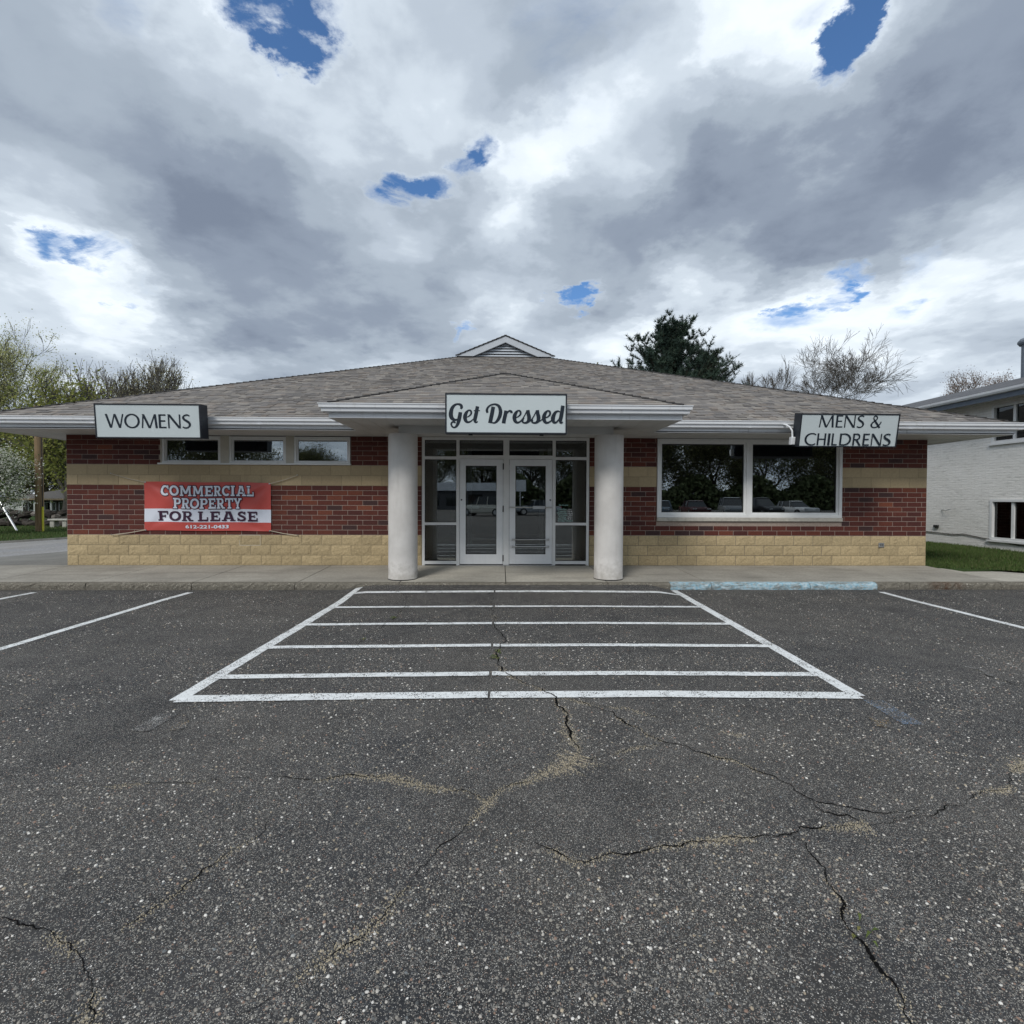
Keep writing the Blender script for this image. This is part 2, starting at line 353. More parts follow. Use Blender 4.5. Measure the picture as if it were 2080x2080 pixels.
def block_mat(name, c, rough=True):
    m = Mat(name, 0.92, 0.2); r = m.n('ShaderNodeObjectInfo').outputs['Random']
    col = m.mix(r, tuple(x*0.90 for x in c), tuple(x*1.10 for x in c))
    col = m.mix(1.0, col, m.ramp(m.noise(28, 6, 0.7), [(0.25, 0.68 if rough else 0.86), (0.72, 1.18 if rough else 1.08)]), 'MULTIPLY')
    st = m.noise(1.6, 5, 0.6, m.pos((2.2, 1, 0.5)))
    col = m.mix(m.ramp(st, [(0.55, 0.0), (0.8, 0.4)]), col, tuple(x*0.66 for x in c))
    m.color(col); m.bump(m.noise(45, 6, 0.65), 0.7 if rough else 0.3, 0.012 if rough else 0.005); return m.m
M_block = block_mat('split_face_block', (.470,.372,.222)); M_band = block_mat('smooth_block', (.435,.345,.216), False)
def mortar_mat():
    m = Mat('mortar', 0.95, 0.15); g = m.noise(30, 4)
    s_ = m.n('ShaderNodeSeparateXYZ'); m.l(m.pos(), s_.inputs[0])
    lowz = m.math('LESS_THAN', s_.outputs[2], 0.80)
    grey = m.math('MULTIPLY', lowz, m.math('MULTIPLY', m.math('GREATER_THAN', s_.outputs[0], 1.8), m.math('LESS_THAN', m.math('ADD', s_.outputs[0], m.math('MULTIPLY', m.noise(2.5, 3), 1.2)), 7.6)))
    band = m.math('MULTIPLY', m.math('GREATER_THAN', s_.outputs[2], 1.826), m.math('LESS_THAN', s_.outputs[2], 2.243))
    tan = m.math('MAXIMUM', lowz, band)
    c = m.mix(tan, (.34,.275,.235), (.33,.275,.185)); c = m.mix(grey, c, (.20,.18,.145))
    m.color(m.mix(1.0, c, m.ramp(g, [(0.3, 0.82), (0.7, 1.12)]), 'MULTIPLY')); return m.m
M_mortar = mortar_mat()
M_mortar_white = plain('fresh_mortar', (.62,.57,.46), 0.9)
SHC = [(.235,.218,.204), (.203,.189,.179), (.262,.242,.223), (.172,.163,.158), (.290,.268,.244), (.220,.207,.199), (.240,.212,.190), (.212,.198,.187)]
def shingle_mat(name, island):
    m = Mat(name, 0.95, 0.15)
    r = m.n('ShaderNodeNewGeometry').outputs['Random Per Island'] if island else m.n('ShaderNodeObjectInfo').outputs['Random']
    c = m.ramp(r, [(i/len(SHC), q) for i, q in enumerate(SHC)], 'CONSTANT')
    c = m.mix(1.0, c, m.ramp(m.noise(60, 4, 0.7), [(0.3, 0.75), (0.75, 1.25)]), 'MULTIPLY')
    c = m.mix(1.0, c, m.ramp(m.noise(0.8, 4), [(0.3, 0.88), (0.7, 1.12)]), 'MULTIPLY')
    m.color(c); m.bump(m.noise(300, 2), 0.4, 0.003); return m.m
M_shingle = shingle_mat('shingle', False); M_shingle_i = shingle_mat('shingle_rest', True)
M_deck = plain('roof_underlay', (.10,.095,.09), 0.9)
M_hip = plain('hip_cap', (.045,.043,.042), 0.95, 0.3, 12)
def trim():
    m = Mat('white_metal_trim', 0.40, 0.45); f = m.noise(3, 5)
    c = m.ramp(f, [(0.3, (.75,.77,.80)), (0.7, (.81,.83,.86))])
    c = m.mix(m.ramp(m.noise(1, 6, 0.65, m.pos((11, 11, 1.4))), [(0.56, 0.0), (0.76, 0.42)]), c, (.50,.50,.48))
    m.color(c); m.bump(m.noise(1, 2, 0.5, m.pos((2.2, 2.2, .6))), 0.10, 0.02); return m.m
M_white = trim(); M_gable = plain('grey_gable_trim', (.50,.535,.58), 0.5, 0.06, 3)  # gable trim is an even blue-grey, darker than the white metal
def grimy(name, c, rough=0.5):
    m = Mat(name, rough, 0.4); f = m.noise(4, 6, 0.6); s_ = m.noise(1.0, 5, 0.6, m.pos((14, 14, 1.2)))
    col = m.mix(m.ramp(f, [(0.45, 0.0), (0.8, 0.35)]), c, tuple(x*0.75 for x in c))
    m.color(m.mix(m.ramp(s_, [(0.55, 0.0), (0.8, 0.35)]), col, tuple(x*0.7 for x in c))); m.bump(m.noise(50, 3), 0.06, 0.003); return m.m
M_frame = grimy('painted_frame', (.78,.79,.79), 0.4); M_door = grimy('white_door', (.82,.84,.86), 0.38)
M_soffit = plain('soffit_metal', (.56,.56,.55), 0.55, 0.08, 2)
M_sill = plain('limestone_sill', (.47,.45,.40), 0.9, 0.15, 14, 0.2, 0, 0.3)
M_postbeige = plain('beige_mullion', (.53,.50,.43), 0.6, 0.08)
def stucco():
    m = Mat('column_stucco', 0.9, 0.2); f = m.noise(3, 6, 0.6); g = m.noise(70, 5, 0.6)
    c = m.ramp(f, [(0.3, (.60,.58,.555)), (0.65, (.70,.68,.655))])
    c = m.mix(m.ramp(m.noise(1, 6, 0.62, m.pos((7, 7, 0.8))), [(0.54, 0.0), (0.78, 0.4)]), c, (.47,.45,.42))
    sz = m.n('ShaderNodeSeparateXYZ'); m.l(m.pos(), sz.inputs[0])
    low = m.math('ADD', m.math('MULTIPLY', m.noise(9, 5, 0.65), 0.9), m.math('MULTIPLY', sz.outputs[2], -1.0))
    c = m.mix(m.ramp(low, [(0.0, 0.0), (0.42, 0.62)]), c, (.27,.25,.215))
    scuff = m.noise(1, 6, 0.7, m.pos((9, 9, 26)))
    c = m.mix(m.ramp(scuff, [(0.66, 0.0), (0.74, 0.45)]), c, (.40,.385,.36))
    m.color(c); m.bump(g, 0.7, 0.008); return m.m
M_col = stucco()
def glass(name, refl=0.22, tint=(.42,.46,.46)):
    m = bpy.data.materials.new(name); m.use_nodes = True; t = m.node_tree; t.nodes.clear()
    tr = t.nodes.new('ShaderNodeBsdfTransparent'); tr.inputs[0].default_value = (*tint, 1)
    gl = t.nodes.new('ShaderNodeBsdfGlossy'); gl.inputs['Roughness'].default_value = 0.0; gl.inputs[0].default_value = (.93,.98,1,1)
    fr = t.nodes.new('ShaderNodeFresnel'); fr.inputs['IOR'].default_value = 1.5
    ad = t.nodes.new('ShaderNodeMath'); ad.operation = 'ADD'; ad.use_clamp = True; t.links.new(fr.outputs[0], ad.inputs[0]); ad.inputs[1].default_value = refl
    mx_ = t.nodes.new('ShaderNodeMixShader'); t.links.new(ad.outputs[0], mx_.inputs[0]); t.links.new(tr.outputs[0], mx_.inputs[1]); t.links.new(gl.outputs[0], mx_.inputs[2])
    o = t.nodes.new('ShaderNodeOutputMaterial'); t.links.new(mx_.outputs[0], o.inputs[0]); return m
M_glass = glass('window_glass', 0.27); M_glass2 = glass('door_glass', 0.15, (.66,.69,.69)); M_glass_nb = glass('neighbour_glass', 0.03, (.3,.33,.33))
M_black = plain('sign_cabinet_black', (.016,.020,.028), 0.45, 0.2)
M_signface = plain('sign_acrylic', (.585,.65,.665), 0.32, 0.03, 2, 0.5)
M_ink = plain('sign_lettering', (.012,.020,.032), 0.4, 0.1)
M_red = plain('banner_red_vinyl', (.53,.085,.072), 0.42, 0.06, 3, 0.45)
M_bwhite = plain('banner_white_vinyl', (.72,.76,.86), 0.42, 0.03, 3, 0.45)
M_bink = plain('banner_dark_print', (.045,.014,.040), 0.5, 0.1)
M_rope = plain('rope', (.55,.50,.40), 0.9)
M_steel = plain('aluminium', (.55,.56,.57), 0.3, 0.06, 8, 0.5, 0.85)
M_dark = plain('dark_rubber', (.02,.02,.02), 0.7)
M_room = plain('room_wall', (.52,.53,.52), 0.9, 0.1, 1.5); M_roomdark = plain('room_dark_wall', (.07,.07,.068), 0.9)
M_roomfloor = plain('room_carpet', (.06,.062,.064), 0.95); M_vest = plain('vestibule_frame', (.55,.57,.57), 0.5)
M_decal = plain('window_decal', (.40,.66,.62), 0.6); M_decalw = plain('window_decal_white', (.75,.78,.78), 0.6)

# ================================================================== GROUND
def smooth(a, b, x):
    t = max(0.0, min(1.0, (x-a)/(b-a))); return t*t*(3-2*t)
KY = 8.80                                     # kerb face
def z_lot(x, y):                              # the tarmac is feathered up to the walk at the entrance
    return 0.085*smooth(7.6, KY, y)*smooth(-2.75, -2.1, x)*(1-smooth(2.55, 3.0, x))
M_lawn = Mat('lawn_soil', 0.95, 0.1); M_lawn.color(M_lawn.ramp(M_lawn.noise(3, 6), [(0.3, (.030,.052,.016)), (0.7, (.052,.085,.026))])); M_lawn = M_lawn.m
M_ground = Mat('ground_grass', 0.95, 0.1); M_ground.color(M_ground.ramp(M_ground.noise(0.12, 6), [(0.3, (.04,.06,.022)), (0.7, (.07,.085,.035))])); M_ground = M_ground.m
g = MB(); g.quad((-1400,-1400,-.04),(1400,-1400,-.04),(1400,1400,-.04),(-1400,1400,-.04)); g.build('ground', M_ground, kind='structure')
lot = MB()
xs = [-60,-20,-12,-8,-6,-4] + [-2.9+0.1*i for i in range(62)] + [4,6,8,12,20,60]
ys = [-52,-20,-5,0,4,6,7,7.4] + [7.6+0.1*i for i in range(13)]
n = len(xs)
for y in ys:
    for x in xs: lot.v.append((x, y, z_lot(x, y)))
for j in range(len(ys)-1):
    for i in range(n-1): lot.f.append((j*n+i, j*n+i+1, (j+1)*n+i+1, (j+1)*n+i)); lot.c.append(None)
parking_lot = lot.build('parking_lot', M_asphalt, kind='structure')

def strip(name, pts, w, mat, dz=0.004, step=0.12, parent=None):
    """painted strip following a polyline, laid on the tarmac"""
    out = []
    for (a, b) in zip(pts[:-1], pts[1:]):
        L = math.dist(a, b); k = max(1, int(L/step))
        out += [(a[0]+(b[0]-a[0])*i/k, a[1]+(b[1]-a[1])*i/k) for i in range(k)]
    out.append(pts[-1]); m = MB()
    for i, p in enumerate(out):
        q0 = out[max(0,i-1)]; q1 = out[min(len(out)-1,i+1)]; d = Vector((q1[0]-q0[0], q1[1]-q0[1])).normalized()
        nx, ny = -d.y*w/2, d.x*w/2; j = rng.uniform(-.004,.004)
        for s in (1, -1):
            x, y = p[0]+nx*s+j, min(KY-0.01, p[1]+ny*s+j); m.v.append((x, y, z_lot(x, y)+dz))
    for i in range(len(out)-1): m.f.append((2*i, 2*i+1, 2*i+3, 2*i+2)); m.c.append(None)
    return m.build(name, mat, parent or parking_lot)
# access aisle: two sides and six cross bars, then the stall lines
strip('painted_line', [(-2.505,4.0),(-2.455,6.0),(-2.39,8.75)], 0.12, M_line, 0.004)
strip('painted_line', [(2.875,4.02),(2.935,6.0),(2.99,8.72)], 0.12, M_line, 0.004)
for y, w in ((4.065,.135),(4.557,.105),(5.444,.10),(6.413,.105),(7.418,.10),(8.313,.10)):
    t = (y-4)/4.75; xl = -2.505+0.115*t; xr = 2.875+0.115*t; sag = 0.045
    strip('painted_line', [(xl, y-sag*.9), (xl+1.2, y-0.01), (-.10, y+.012)], w, M_line, 0.008)
    strip('painted_line', [(-.075, y+.012), (1.2, y+.012), (xr, y-sag)], w, M_line, 0.008)
for x, y1 in ((-7.70,8.57),(-5.165,8.57),(6.46,8.57),(9.3,8.57),(-10.3,8.57)): strip('painted_line', [(x, 3.6), (x, 7.9), (x+.04, y1)], 0.105, M_line, 0.004)
strip('faded_paint', [(2.93,3.93),(2.905,3.50)], 0.15, M_blue_old, 0.004)
strip('faded_paint', [(2.74,3.62),(2.66,3.46)], 0.12, M_ochre_old, 0.004)
strip('faded_paint', [(-2.405,3.76),(-2.43,3.48)], 0.14, M_line_old, 0.004)
strip('faded_paint', [(-2.23,3.62),(-2.18,3.5)], 0.09, M_ochre_old, 0.004)
strip('faded_paint', [(4.40,4.74),(4.47,4.62),(4.40,4.46)], 0.05, M_line_old, 0.004)

# cracks: flat near-black ribbons with the gap's shade painted in, gritty sand along them
CRACKS = {
'A' : [(-2.19, 2.81), (-2.08, 2.83), (-1.94, 2.85), (-1.76, 2.84), (-1.61, 2.88), (-1.47, 2.89), (-1.29, 2.91), (-1.12, 2.87), (-0.95, 2.88), (-0.73, 2.9), (-0.61, 2.9), (-0.48, 2.83), (-0.35, 2.77), (-0.24, 2.74), (-0.13, 2.7), (-0.06, 2.63)] ,
'B' : [(-0.06, 2.63), (-0.11, 2.51), (-0.17, 2.43), (-0.28, 2.27), (-0.34, 2.17), (-0.37, 2.05), (-0.41, 1.98), (-0.44, 1.91), (-0.48, 1.84), (-0.56, 1.77), (-0.64, 1.7), (-0.7, 1.62), (-0.76, 1.57), (-0.8, 1.53)] ,
'B2' : [(-0.06, 2.63), (0.02, 2.76), (0.11, 2.81), (0.26, 2.93), (0.42, 3.0), (0.49, 3.13)] ,
'C' : [(-1.12, 2.53), (-1.11, 2.41), (-1.18, 2.32), (-1.21, 2.26), (-1.26, 2.17), (-1.28, 2.08), (-1.32, 1.99), (-1.35, 1.92), (-1.41, 1.87)] ,
'D' : [(-1.95, 1.95), (-1.87, 1.93), (-1.8, 1.92), (-1.69, 1.88), (-1.58, 1.84), (-1.49, 1.79), (-1.43, 1.76), (-1.36, 1.7), (-1.29, 1.63), (-1.23, 1.56), (-1.23, 1.45)] ,
'E' : [(-0.10, 8.75), (-0.06, 6.4), (-0.02, 5.28), (0.01, 4.63), (0.11, 4.5), (0.24, 4.3), (0.42, 4.07), (0.47, 3.81), (0.48, 3.58), (0.47, 3.3), (0.48, 3.13)] ,
'F' : [(0.42, 4.12), (0.61, 3.96), (0.84, 3.75), (0.94, 3.49), (1.05, 3.29), (1.15, 3.24), (1.31, 3.08), (1.43, 3.02), (1.5, 2.91), (1.57, 2.84), (1.6, 2.71), (1.63, 2.64), (1.69, 2.59), (1.81, 2.56), (1.9, 2.51), (2.08, 2.52), (2.16, 2.52)] ,
'F2' : [(1.63, 2.64), (1.64, 2.52), (1.74, 2.5), (1.79, 2.41), (1.91, 2.43), (2.04, 2.47), (2.22, 2.52), (2.43, 2.58), (2.66, 2.69), (2.9, 2.82), (3.21, 2.99)] ,
'G' : [(0.06, 2.37), (0.14, 2.31), (0.25, 2.26), (0.31, 2.2), (0.44, 2.21), (0.6, 2.24), (0.73, 2.28), (0.91, 2.31), (1.11, 2.34), (1.24, 2.35), (1.37, 2.35), (1.45, 2.41), (1.59, 2.4), (1.79, 2.41)] ,
'H' : [(1.37, 2.35), (1.41, 2.29), (1.39, 2.19), (1.37, 2.09), (1.35, 2.0), (1.34, 1.93), (1.29, 1.86), (1.29, 1.79), (1.29, 1.73), (1.28, 1.67), (1.29, 1.61), (1.27, 1.55), (1.25, 1.40)] ,
'I' : [(1.15, 3.24), (0.92, 3.21), (0.77, 3.16), (0.55, 3.05), (0.48, 3.13)] ,
'J' : [(-1.80, 8.75), (-1.39, 7.52), (-1.4, 7.0), (-1.38, 6.55), (-1.55, 5.92), (-1.55, 5.39)] ,
'K' : [(4.43, 4.64), (4.37, 4.47), (4.41, 4.34), (4.42, 4.2)] ,
'L' : [(0.61, 3.96), (0.95, 3.83), (1.2, 3.6), (1.62, 3.35)],
'M' : [(2.2, 5.9), (3.1, 7.2), (3.5, 7.35), (4.4, 6.6)],
}
WID = dict(A=.007, B=.006, B2=.006, C=.007, D=.008, E=.018, F=.016, F2=.007, G=.012, H=.016, I=.006, J=.010, K=.012, L=.005, M=.004)
SAND = dict(A=.55, B=.5, B2=.9, C=.25, D=.85, E=.3, F=.42, F2=1.0, G=.55, H=.14, I=.8, J=.12, K=.05, L=.3, M=0.05)
def jag(pts, r, levels=4, amp=.16):
    for _ in range(levels):
        out = []
        for a, b in zip(pts[:-1], pts[1:]):
            L = math.dist(a, b); dx, dy = (b[0]-a[0]), (b[1]-a[1]); k = r.uniform(-amp, amp)*min(1.0, .12/max(L,.01))**0.3
            out += [a, ((a[0]+b[0])/2-dy*k, (a[1]+b[1])/2+dx*k)]
        pts = out+[pts[-1]]
    return pts
sv, sf, sc_ = [], [], []
nr = np.random.RandomState(5)
sand_pts = []; crack_pts = []
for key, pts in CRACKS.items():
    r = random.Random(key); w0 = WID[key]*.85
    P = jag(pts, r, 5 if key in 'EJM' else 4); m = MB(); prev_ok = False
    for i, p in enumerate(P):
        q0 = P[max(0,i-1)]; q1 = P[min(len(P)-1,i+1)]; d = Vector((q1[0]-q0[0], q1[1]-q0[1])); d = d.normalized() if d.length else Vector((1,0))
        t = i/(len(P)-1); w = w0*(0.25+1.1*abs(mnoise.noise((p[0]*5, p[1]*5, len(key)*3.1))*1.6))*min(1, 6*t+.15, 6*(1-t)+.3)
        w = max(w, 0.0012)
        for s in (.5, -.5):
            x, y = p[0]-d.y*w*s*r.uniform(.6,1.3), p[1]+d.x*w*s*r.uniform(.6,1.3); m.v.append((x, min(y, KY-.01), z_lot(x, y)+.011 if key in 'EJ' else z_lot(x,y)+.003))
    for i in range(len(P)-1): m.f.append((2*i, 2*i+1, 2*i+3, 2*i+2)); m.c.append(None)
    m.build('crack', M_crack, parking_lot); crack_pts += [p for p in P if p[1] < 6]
    # sand: clustered along the crack
    for a, b in zip(P[:-1], P[1:]):
        L = math.dist(a, b); mid = ((a[0]+b[0])/2, (a[1]+b[1])/2)
        cl = mnoise.noise((mid[0]*3.1+7, mid[1]*3.1, len(pts)*1.7))*0.5+0.5
        k = SAND[key]*max(0, cl-.44)*4.2
        dens = 1700 if mid[1] < 3.4 else 800
        if mid[1] > 5: dens = 150
        for _ in range(int(L*dens*k*1.6+r.random())):
            off = r.gauss(0, .012+.034*k*cl); side = -.006
            sand_pts.append((mid[0]+r.uniform(-L,L)*.6-(b[1]-a[1])/max(L,1e-6)*off, mid[1]+(b[0]-a[0])/max(L,1e-6)*off+side, r.uniform(.0010,.0030)*(1.4 if mid[1]>3.4 else 1)))
def lumps(name, xy, radii, heights, cols, mat, sides=6, parent=None, z0=0.0):
    N = len(xy); ang = nr.rand(N,1)*6.28+np.arange(sides)[None,:]*2*math.pi/sides
    jit = 1+0.25*(nr.rand(N,sides)-.5); el = 1+0.35*nr.rand(N,1); rot = nr.rand(N,1)*3.14
    lx = np.cos(ang)*jit*radii[:,None]; ly = np.sin(ang)*jit*radii[:,None]*el
    x = lx*np.cos(rot)-ly*np.sin(rot); y = lx*np.sin(rot)+ly*np.cos(rot)
    lo = np.stack([xy[:,0:1]+x, xy[:,1:2]+y, np.full_like(x, -.001)+z0], 2)
    hi = np.stack([xy[:,0:1]+x*.66, xy[:,1:2]+y*.66, np.repeat(heights[:,None]+z0, sides, 1)], 2)
    V = np.concatenate([lo, hi], 1).reshape(-1,3); S = sides
    loc = []; sizes = []
    for k in range(S): loc += [k, (k+1)%S, S+(k+1)%S, S+k]; sizes.append(4)
    loc += [S+k for k in range(S)]; sizes.append(S)
    F = (np.array(loc)[None,:]+np.arange(N)[:,None]*2*S).ravel(); SZ = np.tile(sizes, N)
    C = np.repeat(cols, S+1, 0)
    o = link(name, np_mesh(name, V, F, SZ, mat, C), parent, kind='stuff'); return o
sp = np.array(sand_pts); N = len(sp)
scol = np.array([.36,.315,.235])[None,:]*(0.7+0.6*nr.rand(N,1))
lumps('crack_sand', sp[:,:2], sp[:,2], .0012+.0022*nr.rand(N), scol, M_sand, 5, parking_lot, 0.0005)
# stones standing proud of the binder where the lot is close enough to see them one by one
pal = np.array([(.08,.077,.074),(.13,.125,.118),(.20,.187,.168),(.29,.27,.235),(.26,.175,.135),(.14,.15,.155),(.46,.43,.385),(.68,.655,.61),(.37,.31,.23),(.10,.105,.105)])
pw = np.array([.15,.17,.16,.15,.06,.05,.10,.055,.06,.04])
def pebble_band(y0, y1, dens, rmin, rmax):
    area = 1.12*(y1*y1-y0*y0); n_ = int(dens*area)
    y = np.sqrt(y0*y0+nr.rand(n_)*(y1*y1-y0*y0)); x = (nr.rand(n_)*2-1)*1.12*y
    y = np.minimum(y, KY-.1); keep = np.array([mnoise.noise((a*1.3, b*1.3, 3.0)) for a, b in zip(x, y)])*1.5+.62 > nr.rand(n_)
    x, y = x[keep], y[keep]; r_ = rmin+(rmax-rmin)*nr.rand(len(x))**2.6
    return np.stack([x, y], 1), r_
pb = [pebble_band(1.2, 2.2, 5000, .0016, .0070), pebble_band(2.2, 3.4, 2600, .0020, .0074), pebble_band(3.4, 5.2, 1250, .003, .0085), pebble_band(5.2, 8.6, 420, .004, .009)]
pxy = np.concatenate([p[0] for p in pb]); pr_ = np.concatenate([p[1] for p in pb])
cpts = np.array(crack_pts, np.float32); keep = np.ones(len(pxy), bool)
for i in range(0, len(pxy), 4000):            # no stones covering the dark crack ribbons
    d2 = ((pxy[i:i+4000,None,:].astype(np.float32)-cpts[None,:,:])**2).sum(2).min(1); keep[i:i+4000] = d2 > .010**2
pxy, pr_ = pxy[keep], pr_[keep]
pc = pal[nr.choice(len(pal), len(pxy), p=pw/pw.sum())]*(0.8+0.4*nr.rand(len(pxy),1))
lumps('loose_stones', pxy, pr_, .0012+pr_*.5*nr.rand(len(pxy)), pc, M_pebble, 6, parking_lot)
# small weeds in the centre crack
M_weed = tinted('weed_leaf', 0.8, 0.2)
wd = MB()
for cx_, cy_, nn in ((-.05,5.02,26),(-.02,5.22,16),(-1.39,6.72,22),(1.315,1.79,7),(-1.52,5.7,8)):
    for _ in range(nn):
        a = rng.uniform(0,6.28); l_ = rng.uniform(.015,.045); x = cx_+rng.gauss(0,.02); y = cy_+rng.gauss(0,.03); zz = rng.uniform(.008,.03)
        c_ = rng.choice([(.09,.12,.03),(.16,.15,.05),(.07,.10,.025)])
        wd.add([(x,y,.004),(x+math.cos(a)*l_*.5-math.sin(a)*.006,y+math.sin(a)*l_*.5+math.cos(a)*.006,zz),(x+math.cos(a)*l_,y+math.sin(a)*l_,zz*.7),(x+math.cos(a)*l_*.5+math.sin(a)*.006,y+math.sin(a)*l_*.5-math.cos(a)*.006,zz)], [(0,1,2,3)], c_)
wd.build('crack_weeds', M_weed, parking_lot, kind='stuff')

# kerb and walk
KJ = [-14.1,-12.33,-10.56,-8.79,-7.02,-5.25,-3.51,-1.74,.10,1.87,2.96,3.68,5.42,6.61,7.19,8.84,10.6,12.4,14.2,16.0]
kerb = MB(); kerb.box(-14.1, 16.0, KY+.03, KY+.12, -.10, .085); kerb = kerb.build('kerb', M_kerb, kind='structure')
for a, b in zip(KJ[:-1], KJ[1:]):
    blue = 2.9 < (a+b)/2 < 6.6
    ga = 0.0 if a in (2.96, 6.61) else 0.007; gb = 0.0 if b in (2.96, 6.61) else 0.007
    m = MB(); nx = max(3, int((b-a)/.05)); prof = [(KY+.004,-.03),(KY,.035),(KY+.004,.080),(KY+.022,.108),(KY+.06,.117),(KY+.135,.119)]
    r = random.Random(a); k = len(prof)
    for i in range(nx+1):
        x = a+ga+(b-gb-a-ga)*i/nx
        for j, (y, z) in enumerate(prof):
            amp = (.002,.005,.010,.009,.004,.0)[j]
            m.v.append((x, y+r.uniform(-amp,amp)*(0.6 if blue else 1.25), z+(r.uniform(-amp,amp)*.7 if j else 0)))
    for i in range(nx):
        for j in range(k-1): m.f.append((i*k+j, (i+1)*k+j, (i+1)*k+j+1, i*k+j+1)); m.c.append(None)
    m.f.append(tuple(range(k-1,-1,-1))); m.c.append(None); m.f.append(tuple(nx*k+j for j in range(k))); m.c.append(None)
    m.build('kerb_stone', M_kerb_blue if blue else M_kerb, kerb, label='kerb stone painted flaking light blue' if blue else None)
walk = MB(); walk.box(-14.1, 9.06, KY+.14, 10.9, -.10, .088); walk.box(9.06, 16.0, KY+.14, 9.55, -.1, .088)
sidewalk = walk.build('sidewalk', M_crack, kind='structure')
SJ = [-14.1,-12.33,-10.56,-8.79,-7.02,-5.28,-3.50,-1.74,.10,1.87,3.62,5.36,7.19,9.06]
def slab(x0, x1, y0, y1, za, zb, mat, yb0=None, yb1=None):
    e = .006; m = MB(); yb0 = yb0 or y1; yb1 = yb1 or y1
    B = [(x0+e,y0,0),(x1-e,y0,0),(x1-e,yb1,0),(x0+e,yb0,0)]
    T = [(x0+e+.004,y0+.004,za),(x1-e-.004,y0+.004,za),(x1-e-.004,yb1-.004,zb),(x0+e+.004,yb0-.004,zb)]
    H = [(x0+e,y0,za-.006),(x1-e,y0,za-.006),(x1-e,yb1,zb-.006),(x0+e,yb0,zb-.006)]
    m.add(B+H+T, [(0,1,5,4),(1,2,6,5),(2,3,7,6),(3,0,4,7),(4,5,9,8),(5,6,10,9),(6,7,11,10),(7,4,8,11),(8,9,10,11)])
    return m.build('slab', mat, sidewalk)
for a, b in zip(SJ[:-1], SJ[1:]):
    pale = -1.8 < (a+b)/2 < 1.9
    slab(a, b, KY+.137, 10.697 if -8.8 < a < 9 else 10.72, .119, .174, M_conc_pale if pale else M_conc)
slab(9.06, 10.0, KY+.137, 0, .119, .135, M_conc_pale, 10.65, 10.25); slab(10.0, 10.6, KY+.137, 0, .119, .13, M_conc_pale, 10.22, 9.7)
for a, b in ((10.6,12.4),(12.4,14.2),(14.2,16.0)): slab(a, b, KY+.137, 9.62, .119, .128, M_conc_pale)
# concrete drive and road west of the shop
ap = MB()
ap.quad((-12.88,13.46,.02),(-14.2,10.72,.05),(-8.88,10.72,.172),(-8.88,13.46,.172)); ap.quad((-12.41,14.91,.02),(-12.88,13.46,.02),(-8.88,13.46,.172),(-8.88,14.91,.172))
ap.quad((-11.6,19,.02),(-12.41,14.91,.02),(-8.88,14.91,.172),(-8.88,19,.172)); ap.quad((-11.6,34,.02),(-11.6,19,.02),(-8.88,19,.172),(-8.88,34,.172))
ap.build('concrete_apron', M_apron, kind='structure')
rd = MB(); E0 = [(-16.5,5),(-14.2,10.72),(-12.88,13.46),(-12.41,14.91),(-11.6,19),(-11.6,70)]; E1 = [(-22.2,5),(-19.6,11),(-18.6,13.46),(-17.9,15.3),(-16.2,19.5),(-15.7,70)]
for i in range(5): rd.quad((*E1[i],-.008),(*E0[i],-.008 if E0[i][1] < 11 else .012),(*E0[i+1],.012),(*E1[i+1],-.008))
rd.build('side_road', M_road, kind='structure')
# parking lot stops at the drive on this side
gk = MB(); gk.sweep([(0,-.05),(0,.07),(.15,.06),(.16,-.05)], [E1[5],E1[4],E1[3],E1[2],E1[1],E1[0]]); gk.build('road_kerb', M_conc_pale, kind='structure')
def grass_blades(name, poly_fn, n_, h, w, zf, parent=None, cols=((.045,.085,.018),(.065,.115,.026),(.085,.125,.035),(.11,.12,.05))):
    P_ = []
    while len(P_) < n_:
        p = poly_fn()
        if p is not None: P_.append(p)
    P_ = np.array(P_); a = nr.rand(n_)*6.28; hh = h*(.5+nr.rand(n_)); z = np.array([zf(x,y) for x, y in P_])
    lean = (nr.rand(n_,2)-.5)*h*1.3
    b0 = np.stack([P_[:,0]-np.cos(a)*w, P_[:,1]-np.sin(a)*w, z-.005], 1); b1 = np.stack([P_[:,0]+np.cos(a)*w, P_[:,1]+np.sin(a)*w, z-.005], 1)
    t = np.stack([P_[:,0]+lean[:,0], P_[:,1]+lean[:,1], z+hh], 1)
    V = np.stack([b0,b1,t], 1).reshape(-1,3); c = np.array(cols)[nr.randint(0,len(cols),n_)]*(.75+.5*nr.rand(n_,1))
    return link(name, np_mesh(name, V, np.arange(3*n_), np.full(n_,3), M_grass, c), parent, kind='stuff')
M_grass = tinted('grass_blade', 0.85, 0.1)
def z_law(x, y): return .125+.10*smooth(9.0, 13.5, x)+.02*math.sin(x*2.3+y)
lw = MB(); gx = [9.07+.5*i for i in range(60)]; gy = [9.6+.5*i for i in range(50)]
for y in gy:
    for x in gx: lw.v.append((x, y, z_law(x, y)))
n = len(gx)
for j in range(len(gy)-1):
    for i in range(n-1):
        cx_, cy_ = gx[i]+.25, gy[j]+.25
        if cx_ < 10.5 and cy_ < 10.2: continue
        lw.f.append((j*n+i, j*n+i+1, (j+1)*n+i+1, (j+1)*n+i)); lw.c.append(None)
lawn = lw.build('lawn', M_lawn, kind='structure')
def edge_right(x): return 10.66-.5*(x-9.06) if x < 9.95 else (10.25-.8*(x-9.95) if x < 10.7 else 9.64)
def lawn_pt():
    x = rng.uniform(9.08, 13.5); y = rng.uniform(9.7, 18.5); return (x, y) if y > edge_right(x)+rng.uniform(-.03,.03) else None
